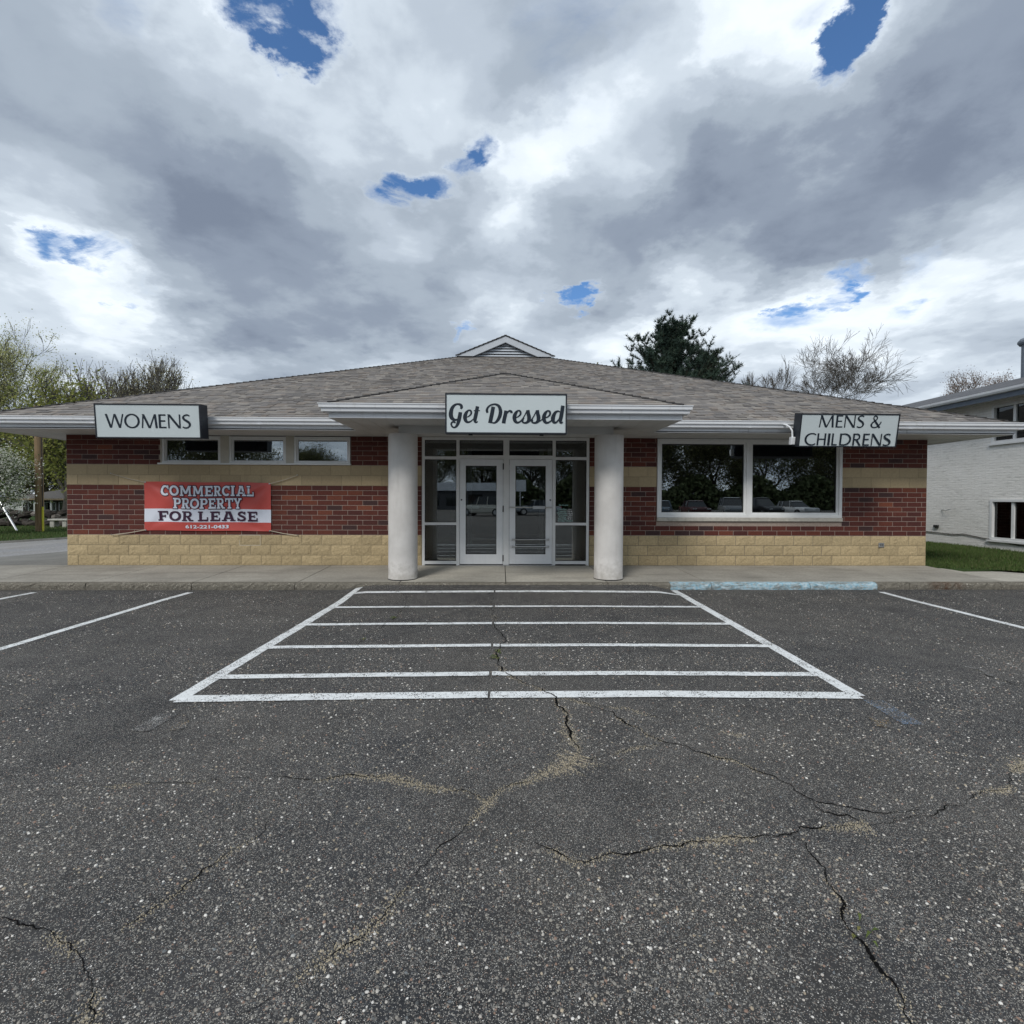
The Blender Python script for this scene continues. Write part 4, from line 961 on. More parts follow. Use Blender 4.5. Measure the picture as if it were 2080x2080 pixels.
# WOMENS
ik = Ink(); fx = lambda px: (px-150)/1545
caps_line(ik, [('W',288,560),('O',572,797),('M',828,1066),('E',1085,1197),('N',1222,1412),('S',1430,1562)], fx, .283, .715)
s1 = sign_box('sign_box', 'black framed pale box sign lettered WOMENS above the left windows', -6.30, 2.935, 1.86, .61, 9.31, .24, 4.5, ik)
br = MB()
for x in (-.6,.6): br.box(x-.025, x+.025, .24, .40, -.02, .02); br.box(x-.04, x+.04, .39, .42, -.08, .08)
br.build('bracket', M_black, s1)
# MENS & CHILDRENS
ik = Ink(); fx = lambda px: (px-202)/1563
caps_line(ik, [('M',490,727),('E',757,868),('N',893,1068),('S',1092,1212),('&',1315,1492)], fx, .592, .985)
fx = lambda px: (px-183)/1552
caps_line(ik, [('C',262,440),('H',462,600),('I',632,668),('L',697,787),('D',824,1008),('R',1036,1168),('E',1197,1305),('N',1332,1500),('S',1518,1648)], fx, .020, .405)
s2 = sign_box('sign_box', 'tilted black framed box sign lettered MENS & CHILDRENS above the display window', 6.425, 2.850, 1.845, .61, 9.32, .22, 9.5, ik)
br = MB()
for x in (-.6,.6): br.box(x-.025, x+.025, .22, .42, -.02, .02); br.box(x-.04, x+.04, .40, .43, -.08, .08)
br.build('bracket', M_black, s2)
cb = MB(); cb.tube([(-1.06,.36,.10),(-1.02,.30,.09),(-.99,.22,.05),(-.965,.17,-.02),(-.96,.15,-.14)], .016, 8); cb.build('conduit', M_white, s2)
MB().cbox(-1.0,-.925, .10, .18, -.27, -.13, .008).build('junction_box', M_white, s2)
# Get Dressed, brush script (drawn in the units of the enlarged photograph: 130-1800 across, 122-645 down)
gd = Ink()
def bs(pts, dx=0): gd.curve([((x+dx-132)/1665, (643-y)/521*1.0, w/1665) for x, y, w in pts], 7)
def bs_(pts, dx=0):
    # widths are given in pixels; strokes are drawn in pixel space and mapped afterwards
    PX.curve([(x+dx, -y, w) for x, y, w in pts], 7)
PX = Ink()
bs_([(330,322,26),(341,298,40),(330,268,38),(290,256,28),(248,268,34),(212,308,48),(194,365,58),(193,415,60),(212,456,50),(252,474,34),(292,462,22),(322,430,16)])
bs_([(325,366,50),(316,420,54),(300,490,52),(280,545,40),(246,578,26),(213,568,24),(197,532,26),(214,504,26),(244,506,26),(254,522,14)])
def letter_e(dx): bs_([(398,438,10),(440,424,18),(474,388,26),(470,350,28),(440,340,22),(408,372,42),(389,425,54),(396,476,48),(425,504,32),(466,494,22),(505,462,16),(528,440,12)], dx)
letter_e(0)
bs_([(563,284,48),(552,345,50),(538,415,52),(528,465,50),(534,500,34),(556,504,20),(567,488,8)]); bs_([(512,344,15),(555,345,15),(598,344,13)])
bs_([(783,288,52),(768,370,54),(750,455,54),(738,514,54)]); bs_([(703,372,32),(694,338,34),(708,300,28),(748,266,24),(810,254,26),(862,282,40),(884,344,50),(876,410,50),(850,466,42),(812,506,28),(775,510,20),(742,496,16)])
bs_([(963,340,50),(950,405,52),(936,465,52),(928,516,52)]); bs_([(958,420,12),(978,372,20),(1010,344,26),(1036,354,32),(1037,374,34)])
letter_e(690)
def letter_s(dx):
    bs_([(1140,500,12),(1185,462,15),(1220,410,15),(1252,345,16)], dx); bs_([(1267,330,46),(1272,375,50),(1284,430,54),(1278,476,46),(1250,503,32),(1212,506,24),(1192,488,26),(1203,462,20)], dx)
letter_s(0); letter_s(133)
bs_([(1278,495,16),(1310,475,14),(1335,448,12)]); bs_([(1410,495,16),(1450,472,14),(1480,446,12)])
letter_e(1103)
bs_([(1716,352,14),(1690,342,22),(1655,358,34),(1630,400,50),(1618,450,56),(1630,490,42),(1660,500,26),(1695,466,18),(1722,415,14)])
bs_([(1757,266,50),(1748,330,52),(1735,410,54),(1724,465,50),(1728,498,34),(1748,502,20),(1760,488,8)])
gd.shift(PX, lambda x: (x-132)/1665, lambda y: (643+y)/521)
s3 = sign_box('sign_box', 'black framed pale box sign lettered Get Dressed in brush script over the entrance', .085, 2.875, 1.865, .615, 7.86, .20, 1.5, gd)
br = MB()
for x in (-.55,.55): br.box(x-.025, x+.025, .20, .38, -.05, .03); br.box(x-.03, x+.03, .06, .12, -.325, -.307)
br.build('bracket', M_black, s3)

# ---- banner
BW, BH = 2.57, 1.0
banner = thing('banner', 'red and white vinyl banner for lease roped to the brick wall', 'banner', loc=(-7.300, 10.668, .893))
def wr(u, v):      # creases running in from the corners
    d = 0
    for (cu, cv, ang, k) in ((0,1,-.55,1),(1,1,-2.6,1),(0,0,.45,1),(1,0,2.7,1)):
        du, dv = (u-cu)*BW, (v-cv)*BH; r_ = math.hypot(du, dv); a_ = math.atan2(dv, du)-ang; a_ = (a_+math.pi)%(2*math.pi)-math.pi
        d += .016*math.sin(a_*9)*math.exp(-(a_*1.6)**2)*min(1, r_*3)*math.exp(-r_*1.1)
    return d+.005*math.sin(u*9+v*4)+.0035*math.sin(u*17-v*6)
def bmap(u, v, off=0.0): return (BW*u, wr(u, v)*1.15-off, BH*v-.010*u+.006*math.sin(u*11)*(1 if v > .5 else .6))
cl = MB(); nu = 64; vs_ = [0,.06,.12,.178,.23,.28,.34,.40,.448]+[.448+.552*i/14 for i in range(1,15)]
for v in vs_:
    for i in range(nu+1): cl.v.append(bmap(i/nu, v))
for j in range(len(vs_)-1):
    for i in range(nu): cl.f.append((j*(nu+1)+i, j*(nu+1)+i+1, (j+1)*(nu+1)+i+1, (j+1)*(nu+1)+i)); cl.c.append(None)
me = cl.mesh('cloth', M_red, True); me.materials.append(M_bwhite)
for p in me.polygons:
    v = vs_[p.index//nu]
    if .178 <= v < .447: p.material_index = 1
link('cloth', me, banner)
ST, SF = .235, .135
def slab_glyph(ch, k):
    s_, f = ST, SF
    def stem(x, top=True, bot=True, wl=.21, wr_=.21):
        k.steep(x, 0, x, 1, s_)
        if bot: k.bar(x-wl, x+wr_, f/2, f)
        if top: k.bar(x-wl, x+wr_, 1-f/2, f)
    if ch == 'C':
        k.curve([(.53+.40*math.cos(a), .5+.405*math.sin(a), .19+.05*abs(math.cos(a))) for a in [rad(48+i*22) for i in range(13)]], 4); k.steep(.84,.60,.84,.98,.11); return .94
    if ch == 'O': k.curve([(.53+.415*math.cos(a), .5+.405*math.sin(a), .19+.05*abs(math.cos(a))) for a in [i*math.pi/8 for i in range(16)]], 4, True); return 1.06
    if ch == 'M':
        k.steep(.20,0,.24,1,.19); k.steep(1.10,0,1.06,1,.19); k.steep(.25,1,.65,.22,.21); k.steep(1.05,1,.65,.22,.21)
        k.bar(.02,.40,f/2,f); k.bar(.90,1.28,f/2,f); k.bar(.06,.30,1-f/2,f); k.bar(1.0,1.24,1-f/2,f); return 1.30
    if ch == 'E':
        stem(.24,wl=.22,wr_=.1); k.bar(.24,.88,f/2+.02,f+.04); k.bar(.24,.84,1-f/2-.02,f+.04); k.bar(.24,.62,.5,.15)
        k.steep(.85,.02,.85,.36,.10); k.steep(.81,.98,.81,.66,.10); k.steep(.62,.36,.62,.64,.09); return .92
    if ch == 'F':
        stem(.24,wl=.22,wr_=.22); k.bar(.24,.86,1-f/2-.02,f+.04); k.bar(.24,.62,.47,.15); k.steep(.83,.98,.83,.64,.11); k.steep(.62,.33,.62,.61,.09); return .9
    if ch in 'RP':
        stem(.24,wl=.22,wr_=.22); k.bar(.24,.55,.925,.15); k.bar(.24,.55,.475,.15)
        k.curve([(.55+.20*math.cos(a), .70+.225*math.sin(a), .15+.06*max(0,math.cos(a))) for a in [rad(90-i*22.5) for i in range(9)]], 4)
        if ch == 'R': k.steep(.52,.45,.78,0,.23); k.bar(.66,1.0,f/2,f); return 1.0
        return .86
    if ch == 'I': stem(.24); return .48
    if ch == 'L': stem(.24,wl=.22,wr_=.2); k.bar(.24,.86,f/2+.02,f+.04); k.steep(.83,.02,.83,.42,.11); return .9
    if ch == 'T': stem(.46,top=False,wl=.22,wr_=.22); k.bar(.02,.90,.92,.16); k.steep(.07,.98,.07,.66,.11); k.steep(.85,.98,.85,.66,.11); return .92
    if ch == 'A':
        k.steep(.20,0,.48,1,.19); k.steep(.60,1,.92,0,.23); k.bar(.3,.8,.30,.14); k.bar(.0,.42,f/2,f); k.bar(.68,1.12,f/2,f); k.bar(.30,.66,1-f/2,f); return 1.12
    if ch == 'Y':
        k.steep(.52,0,.52,.5,.22); k.bar(.30,.74,f/2,f); k.steep(.52,.40,.20,1,.21); k.steep(.52,.40,.84,1,.19); k.bar(.02,.42,1-f/2,f); k.bar(.62,1.02,1-f/2,f); return 1.04
    if ch == 'S':
        k.curve([(.74,.78,.19),(.62,.90,.17),(.44,.91,.18),(.26,.84,.2),(.20,.70,.22),(.32,.58,.22),(.52,.50,.23),(.72,.41,.22),(.78,.26,.22),(.68,.12,.2),(.48,.085,.18),(.28,.10,.17),(.15,.22,.19)])
        k.steep(.82,.66,.82,.98,.11); k.steep(.09,.02,.09,.36,.11); return .92
def banner_line(items, py0, py1, mat, name, off, grow=0.0):
    ink = Ink()
    for ch, a, b in items:
        q = Ink(grow); w = slab_glyph(ch, q)
        ink.shift(q, lambda x, a=a, b=b, w=w: (a+(b-a)*x/w-125)/1665, lambda y: 1-((py1+(py0-py1)*y)-112)/648)
    return ink.mesh(lambda u, v, z: bmap(u, v, off+z), .00012).build(name, mat, banner)
L1 = [('C',345,455),('O',460,582),('M',590,748),('M',758,905),('E',918,1032),('R',1040,1145),('C',1150,1255),('I',1262,1322),('A',1340,1468),('L',1475,1570)]
L2 = [('P',505,605),('R',613,725),('O',726,847),('P',852,960),('E',968,1068),('R',1075,1187),('T',1192,1298),('Y',1300,1410)]
L3 = [('F',300,435),('O',447,612),('R',622,775),('L',830,965),('E',985,1120),('A',1138,1320),('S',1340,1462),('E',1480,1618)]
for L_, a, b in ((L1,160,297),(L2,326,464)):
    banner_line(L_, a, b, M_bink, 'lettering_edge', .007, .075); banner_line(L_, a, b, M_bwhite, 'lettering', .0125)
banner_line(L3, 500, 631, M_bink, 'lettering', .007)
def font_mesh(body, bold=0.0):
    cu = bpy.data.curves.new('text', 'FONT'); cu.body = body; cu.offset = bold; cu.resolution_u = 3
    o = bpy.data.objects.new('text', cu); COL.objects.link(o); dg = bpy.context.evaluated_depsgraph_get()
    me = bpy.data.meshes.new_from_object(o.evaluated_get(dg)); vs2 = [(v.co.x, v.co.y) for v in me.vertices]; fs = [tuple(p.vertices) for p in me.polygons]
    bpy.data.objects.remove(o); bpy.data.curves.remove(cu); bpy.data.meshes.remove(me); return vs2, fs
V, F = font_mesh('612-221-0433', .035); xa, xb = min(v[0] for v in V), max(v[0] for v in V); ya, yb_ = min(v[1] for v in V), max(v[1] for v in V)
m = MB(); m.add([bmap((667+(x-xa)/(xb-xa)*566-125)/1665, 1-((728-(y-ya)/(yb_-ya)*48)-112)/648, .008) for x, y in V], F); m.build('lettering', M_bwhite, banner)
B0 = Vector(banner.location)
for (u, v), hk in (((.006,.99),(-7.955,10.685,2.055)),((.006,.012),(-7.955,10.685,.802)),((.994,.985),(-4.185,10.685,2.035)),((.994,.012),(-4.185,10.685,.800))):
    a = Vector(bmap(u, v, .004)); b = Vector(hk)-B0; mid = a.lerp(b, .5)+Vector((0,-.012,-.012))
    MB().tube([a, mid, b+Vector((0,-.03,0))], .007, 6).build('rope', M_rope, banner)
    m = MB(); m.tube([b+Vector((0,.0,0)), b+Vector((0,-.04,0)), b+Vector((0,-.045,.02))], .008, 6); m.build('hook', M_steel, banner)
    m = MB(); m.tube([a+Vector((.012 if u < .5 else -.012,-.002,0)), a+Vector((.012 if u < .5 else -.012,-.007,0))], .014, 10); m.build('grommet', M_steel, banner)

# ---- opening hours on the right-hand side light
hours = thing('hours_decal', 'pale green opening hours lettering on the glass right of the doors', 'decal', loc=(1.155, W+.0150, 1.09))
rows = [('Get Dressed', .07, .265, .338), ('Monday', .04, .235, .255), ('10-6', .26, .335, .250), ('Tuesday', .05, .235, .210), ('10-6', .255, .35, .206), ('Wednesday', .03, .24, .172), ('10-6', .26, .36, .165),
        ('Thursday', .05, .255, .130), ('10-6', .285, .36, .128), ('Friday', .075, .225, .090), ('10-6', .26, .335, .088), ('Saturday', .055, .235, .050), ('9-5', .255, .335, .048), ('Sunday Closed', .05, .36, .008)]
for body, xa_, xb_, z in rows:
    V, F = font_mesh(body, .012); x0, x1 = min(v[0] for v in V), max(v[0] for v in V); k = (xb_-xa_)/(x1-x0)
    MB().add([(xa_+(x-x0)*k, 0, z+y*.036) for x, y in V], F).build('lettering', M_decalw if body[0].isdigit() else M_decal, hours)

# ================================================================== NEIGHBOUR HOUSE (right)
M_nbw = Mat('white_painted_brick', 0.8, 0.3); b_ = M_nbw.n('ShaderNodeTexBrick'); b_.inputs['Scale'].default_value = 1
b_.inputs['Brick Width'].default_value = .21; b_.inputs['Row Height'].default_value = .072; b_.inputs['Mortar Size'].default_value = .006
cm = M_nbw.n('ShaderNodeCombineXYZ'); sx_ = M_nbw.n('ShaderNodeSeparateXYZ'); M_nbw.l(M_nbw.pos(), sx_.inputs[0]); M_nbw.l(sx_.outputs[1], cm.inputs[0]); M_nbw.l(sx_.outputs[2], cm.inputs[1]); M_nbw.l(cm.outputs[0], b_.inputs['Vector'])
f_ = M_nbw.noise(2.2, 6, 0.6); c = M_nbw.ramp(f_, [(0.3, (.80,.79,.755)), (0.65, (.87,.86,.83))])
c = M_nbw.mix(M_nbw.math('MULTIPLY', b_.outputs['Fac'], 0.22), c, (.36,.355,.33)); sp2 = M_nbw.noise(1, 5, 0.6, M_nbw.pos((1, 4, 22)))
c = M_nbw.mix(M_nbw.ramp(sp2, [(0.52, 0.0), (0.70, 0.45)]), c, (.46,.455,.43)); M_nbw.color(c)
hh = M_nbw.math('ADD', M_nbw.math('MULTIPLY', b_.outputs['Fac'], -0.7), M_nbw.math('MULTIPLY', M_nbw.noise(1, 5, 0.6, M_nbw.pos((9, 9, 40))), 1.6)); M_nbw.bump(hh, 0.6, 0.012); M_nbw = M_nbw.m
M_nbroof = Mat('grey_shingle', 0.95, 0.15); r_ = M_nbroof.n('ShaderNodeTexBrick'); r_.inputs['Scale'].default_value = 1; r_.inputs['Brick Width'].default_value = .3; r_.inputs['Row Height'].default_value = .14; r_.inputs['Mortar Size'].default_value = .004
r_.inputs['Color1'].default_value = (.10,.105,.115,1); r_.inputs['Color2'].default_value = (.15,.152,.16,1); r_.inputs['Mortar'].default_value = (.05,.05,.055,1)
cm = M_nbroof.n('ShaderNodeCombineXYZ'); sx_ = M_nbroof.n('ShaderNodeSeparateXYZ'); M_nbroof.l(M_nbroof.pos(), sx_.inputs[0]); M_nbroof.l(sx_.outputs[1], cm.inputs[0]); M_nbroof.l(sx_.outputs[0], cm.inputs[1]); M_nbroof.l(cm.outputs[0], r_.inputs['Vector'])
M_nbroof.color(r_.outputs['Color']); M_nbroof = M_nbroof.m
M_nbfas = plain('dark_fascia', (.10,.125,.16), 0.5); M_chim = plain('chimney_metal', (.16,.185,.22), 0.5, 0.12)
nb = thing('white_brick_house', 'white painted brick house with a low grey roof right of the shop', 'house', loc=(0,0,0))
NX = 13.5; NY0, NY1 = 6.0, 27.0
nw = MB(); nw.box(NX, NX+.25, NY0, NY1, -.2, .49)
for a, b, c, d in ((NY0,11.15,.49,4.35),(13.80,NY1,.49,4.35),(11.15,13.80,1.60,3.12),(11.15,13.80,4.16,4.35)): nw.box(NX, NX+.25, a, b, c, d)
nw.box(NX+.25, 21, NY0, NY0+.2, -.2, 4.3); nw.box(NX+.25, 21, NY1-.2, NY1, -.2, 4.3); nw.box(20.8, 21, NY0+.2, NY1-.2, -.2, 4.3); nw.build('wall', M_nbw, nb)
sf_ = MB(); sf_.box(12.93, NX, NY0-.5, NY1+.5, 4.335, 4.36); sf_.build('soffit', M_soffit, nb)
rf = MB(); RX, RZ2, EX, EZ = 17.2, 5.62, 12.85, 4.44
rf.add([(EX,NY0-.6,EZ),(RX,NY0-.6,RZ2),(RX,NY1+.6,RZ2),(EX,NY1+.6,EZ),(EX,NY0-.6,EZ-.03),(RX,NY0-.6,RZ2-.1),(RX,NY1+.6,RZ2-.1),(EX,NY1+.6,EZ-.03)], [(0,1,2,3),(7,6,5,4),(0,3,7,4)])
rf.quad((RX,NY0-.6,RZ2),(21.55,NY0-.6,4.44),(21.55,NY1+.6,4.44),(RX,NY1+.6,RZ2)); nroof = rf.build('roof', M_nbroof, nb)
MB().sweep([(-.02,4.20),(0,4.20),(0,4.36),(-.02,4.36)], [(12.94,NY1+.5),(12.94,NY0-.5)]).build('fascia', M_nbfas, nb)
MB().sweep([(.002,4.345),(.07,4.345),(.10,4.39),(.11,4.44),(.08,4.44),(.07,4.41),(.002,4.41)], [(12.94,NY1+.5),(12.94,NY0-.5)]).build('gutter', M_white, nb)
for z0, z1 in ((.49,1.60),(3.12,4.16)):
    m = MB()
    def xbox(m, y0, y1, z0, z1, x0, x1): m.box(x0, x1, y0, y1, z0, z1)
    ya_, yb2 = 11.15, 13.80
    for q in ((ya_,ya_+.07,z0,z1),(yb2-.07,yb2,z0,z1),(ya_+.07,yb2-.07,z0,z0+.07),(ya_+.07,yb2-.07,z1-.07,z1)): xbox(m, *q, NX-.025, NX+.10)
    w_ = m.build('window', M_frame, nb)
    for y in (12.06, 13.20): MB().box(NX+.01, NX+.08, y-.035, y+.035, z0+.07, z1-.07).build('mullion', M_frame, w_)
    for a, b in ((ya_+.07,12.025),(12.095,13.165),(13.235,yb2-.07)):
        MB().box(NX+.05, NX+.055, a, b, z0+.07, z1-.07).build('pane', M_glass_nb, w_)
    MB().box(NX-.06, NX+.05, ya_-.06, yb2+.06, z0-.05, z0-.002).build('window_sill', M_frame, w_)
    MB().box(NX+.25, NX+.27, ya_-.2, yb2+.2, z0-.2, z1+.2).build('curtain', M_vest if z0 < 1 else M_room, nb)
ch = MB(); ch.tube([(17.75,16.75,5.2),(17.75,16.75,6.78)], .30, 20); chim = ch.build('chimney', M_chim, nroof)
MB().tube([(17.75,16.75,6.78),(17.75,16.75,6.84),(17.75,16.75,6.90),(17.75,16.75,6.98)], [.36,.40,.40,.34], 20).build('chimney_cap', M_chim, nb)
MB().tube([(NX-.02,26,.62),(NX-.02,16.9,.60),(NX-.02,14.9,.55),(NX-.02,14.6,.585),(NX-.02,13.0,.40),(NX-.02,9,.36)], .011, 6).build('cable', M_dark, nb)
MB().tube([(NX-.01,15.35,1.28),(NX-.10,15.1,1.26),(NX-.12,14.9,1.31)], .010, 6).build('hook', M_steel, nb)
MB().box(NX-.05, NX, 15.45, 15.6, .72, .80).build('hose_tap', M_dark, nb)

# ================================================================== ACROSS THE ROAD (left)
M_pole = Mat('pole_wood', 0.9, 0.2); M_pole.color(M_pole.mix(1.0, M_pole.ramp(M_pole.noise(1, 6, 0.65, M_pole.pos((26, 26, 1.6))), [(0.3, (.155,.105,.062)), (0.7, (.30,.215,.125))]), (1,1,1), 'MULTIPLY')); M_pole = M_pole.m
pole = thing('utility_pole', 'brown wooden utility pole with a yellow guard standing on the grass verge', 'pole', loc=(-20.14,22.84,.02))
pl = MB(); pl.tube([(0,0,-.1),(.0,0,2),(-.01,0,4),(-.02,0,5.5)], [.155,.148,.140,.135], 14); pl.build('shaft', M_pole, pole)
M_yel = plain('yellow_guard', (.60,.56,.05), 0.5)
MB().tube([(.19,-.06,.0),(.19,-.06,1.12)], .038, 10).build('cable_guard', M_yel, pole)
MB().tube([(.175,-.05,1.12),(.165,-.04,3),(.15,-.03,5.2)], .015, 6).build('riser_cable', M_dark, pole)
MB().tube([(-.02,0,5.3),(-6,1,5.55),(-14,2.4,6.4)], .022, 5).build('overhead_cable', M_dark, pole)
MB().tube([(-.02,0,5.0),(-6,1,5.2),(-14,2.4,5.9)], .018, 5).build('overhead_cable', M_dark, pole)
guy = thing('guy_wire', 'slanting grey guy wire with a metal sleeve left of the wooden pole', 'wire', loc=(-21.6,23.4,.02))
MB().tube([(0,0,-.05),(-.82,.25,.98)], .042, 8).build('sleeve', M_steel, guy); MB().tube([(-.82,.25,.98),(-5.5,1.9,6.6)], .012, 5).build('cable', M_steel, guy)
bench = thing('stone_bench', 'small pale stone bench on the grass right of the wooden pole', 'bench', loc=(-22.0,26.1,.02))
M_stone = plain('pale_stone', (.42,.41,.37), 0.95, 0.2, 8, 0.2, 0, 0.4)
MB().cbox(-.48,.48,-.2,.2,.36,.45,.02).build('seat', M_stone, bench)
for x in (-.30,.30): MB().cbox(x-.11,x+.11,-.15,.15,-.05,.357,.02).build('leg', M_stone, bench)
# dry rubble bank
M_rock = Mat('rubble_rock', 0.95, 0.2); rr_ = M_rock.n('ShaderNodeObjectInfo').outputs['Random']
M_rock.color(M_rock.mix(1.0, M_rock.ramp(rr_, [(0,(.03,.026,.022)),(.35,(.05,.043,.036)),(.75,(.08,.07,.06)),(1,(.19,.17,.15))]), M_rock.ramp(M_rock.noise(4,6,.65), [(.3,.6),(.7,1.3)]), 'MULTIPLY')); M_rock.bump(M_rock.noise(9,5), 0.8, 0.04); M_rock = M_rock.m
rocks = thing('rock_bank', 'long bank of dark stacked rubble stones in front of the far house', 'rocks', loc=(0,0,0))
def rock_me(seed):
    m = MB(); r = random.Random(seed); ns, nl = 7, 5
    for j in range(nl+1):
        for i in range(ns):
            a = 2*math.pi*i/ns; p = math.pi*j/nl; k = 1+r.uniform(-.22,.22)
            m.v.append((k*math.sin(p)*math.cos(a)*1.25, k*math.sin(p)*math.sin(a), k*math.cos(p)*.72))
    for j in range(nl):
        for i in range(ns): m.f.append((j*ns+i, (j+1)*ns+i, (j+1)*ns+(i+1)%ns, j*ns+(i+1)%ns)); m.c.append(None)
    return m.mesh('rock', M_rock)
RM = [rock_me(s) for s in range(5)]
for i in range(84):
    x = -34+i*.185+rng.uniform(-.15,.15); row = i % 3
    o = link('rock', rng.choice(RM), rocks, loc=(x, 27.0+row*.45+rng.uniform(-.15,.15), .05+row*.26+rng.uniform(-.05,.12)))
    s = rng.uniform(.17,.34); o.scale = (s, s, s); o.rotation_euler = (rng.uniform(-.5,.5), rng.uniform(-.5,.5), rng.uniform(0,6))
# low house beyond
M_hroof = plain('brown_grey_roof', (.115,.105,.095), 0.95, 0.2, 10); M_hwall = plain('brown_siding', (.085,.075,.062), 0.9, 0.2, 6); M_hwhite = plain('white_siding', (.52,.54,.52), 0.7)
fh = thing('low_house', 'low dark house with a brown grey roof across the road', 'house', loc=(0,0,0))
hx0, hx1 = -42.0, -30.0
MB().box(hx0, hx1, 46, 54, -.5, 1.32).build('wall', M_hwall, fh)
m = MB(); m.add([(hx0-.5,45,1.42),(hx1+.5,45,1.42),(hx1-2,50,2.45),(hx0+1.0,50,2.45),(hx1+.5,55,1.42),(hx0-.5,55,1.42)], [(0,1,2,3),(1,4,2),(4,5,3,2),(5,0,3)]); hr = m.build('roof', M_hroof, fh)
for x, y, z in ((-38.5,48.2,2.08),(-37.9,48.6,2.15),(-36.4,47.4,1.9)): MB().box(x-.14, x+.14, y-.14, y+.14, z-.2, z+.10).build('roof_vent', M_dark, hr)
MB().tube([(-38.05,47.0,1.7),(-38.05,47.0,2.2)], .05, 8).build('vent_pipe', M_dark, hr)
MB().box(hx0-.5, hx1+.5, 44.95, 45.02, 1.28, 1.42).build('fascia', plain('tan_fascia', (.24,.19,.12)), fh)
for x in (-41.0,-39.6,-38.35,-37.2,-35.8):
    w_ = MB(); ring(w_, x-.5, x+.5, .35, 1.12, 45.93, 46.0, .06, .06, .06, .06); w_ = w_.build('window', M_hwhite if x < -39 else M_vest, fh); MB().box(x-.44, x+.44, 45.97, 45.985, .41, 1.06).build('pane', M_glass_nb, w_)
for x in (-40.3,-38.9): MB().box(x-.07, x+.07, 45.2, 45.34, -.3, 1.30).build('porch_post', M_hwhite, fh)
MB().box(-46,-42.2, 46.5, 52, -.5, 1.0).build('side_wing', M_hwhite, fh)

# ================================================================== TREES
def bark(name, c): 
    m = Mat(name, 0.95, 0.15); m.color(m.ramp(m.noise(6, 5), [(0.3, tuple(x*.75 for x in c)), (0.7, tuple(x*1.25 for x in c))])); return m.m
M_bark = bark('grey_brown_bark', (.105,.098,.09)); M_barkp = bark('pale_bark', (.15,.135,.12)); M_barkd = bark('dark_bark', (.055,.045,.036))
M_leaf = tinted('leaf', 0.8, 0.15, 2, 0.2)
_t = M_leaf.node_tree; _tl = _t.nodes.new('ShaderNodeBsdfTranslucent'); _at = _t.nodes.new('ShaderNodeAttribute'); _at.attribute_name = 'tint'; _t.links.new(_at.outputs['Color'], _tl.inputs['Color'])
_mx = _t.nodes.new('ShaderNodeMixShader'); _mx.inputs[0].default_value = 0.4; _t.links.new(_t.nodes['Principled BSDF'].outputs[0], _mx.inputs[1]); _t.links.new(_tl.outputs[0], _mx.inputs[2]); _t.links.new(_mx.outputs[0], _t.nodes['Material Output'].inputs[0])
def grow(seed, trunk_pts, trunk_r, levels, nch, ratio, spread, upness, rmin, wig=.16, seglen=None, start=.35, droop=0.0, r_ratio=.62, L0=.62):
    """recursive limbs. returns (trunk mesh, branch mesh, [(tip, dir, level)])"""
    r = random.Random(seed); T, Bm, tips = MB(), MB(), []
    P = [Vector(p) for p in trunk_pts]; nP = len(P)
    T.tube(P, [trunk_r*(1-.55*i/(nP-1)) for i in range(nP)], 9)
    def limb(p, d, L, R, lev):
        n_ = 4 if lev <= 2 else 3; pts = [p.copy()]; rs = [R]; dd = d.copy()
        for i in range(n_):
            dd = (dd+Vector((r.gauss(0,wig), r.gauss(0,wig), r.gauss(0,wig)+upness*.22-droop*.15*(lev/levels)))).normalized()
            pts.append(pts[-1]+dd*L/n_); rs.append(max(rmin*.7, R*(1-.6*(i+1)/n_)))
        Bm.tube(pts, rs, 5 if lev <= 2 else (4 if lev == 3 else 3), cap=False)
        if lev >= levels: tips.append((pts[-1], dd, lev)); tips.append((pts[-2], dd, lev)); return
        k = nch if isinstance(nch, int) else nch[lev-1]
        for j in range(k):
            t = .35+.65*(j+r.random()*.8)/k if j else 1.0
            t = min(t, 1.0); i = min(n_-1, int(t*n_)); q = pts[i].lerp(pts[i+1], t*n_-i); base_d = (pts[i+1]-pts[i]).normalized()
            ax = base_d.orthogonal().normalized(); ax.rotate(Matrix.Rotation(r.uniform(0,6.28), 3, base_d)); s_ = r.uniform(.55,1.15)*spread*(0.55 if j == 0 else 1)
            nd = (base_d*math.cos(s_)+ax*math.sin(s_)); nd.z += upness*.25; nd.normalize()
            limb(q, nd, L*ratio*r.uniform(.75,1.2), max(rmin, rs[min(n_,i+1)]*r_ratio*(1.15 if j == 0 else .9)), lev+1)
    H_ = (P[-1]-P[0]).length
    n1 = nch if isinstance(nch, int) else nch[0]
    for j in range(n1+2):
        t = start+(1-start)*(j/(n1+1)); i = min(nP-2, int(t*(nP-1))); q = P[i].lerp(P[i+1], t*(nP-1)-i)
        a = j*2.4+r.uniform(-.4,.4); e = r.uniform(.35,.75)+.5*t; d = Vector((math.cos(a)*math.cos(e), math.sin(a)*math.cos(e), math.sin(e)))
        limb(q, d, H_*L0*r.uniform(.75,1.1)*(1.15-.35*t), trunk_r*.52*(1.1-.45*t), 1)
    return T, Bm, tips
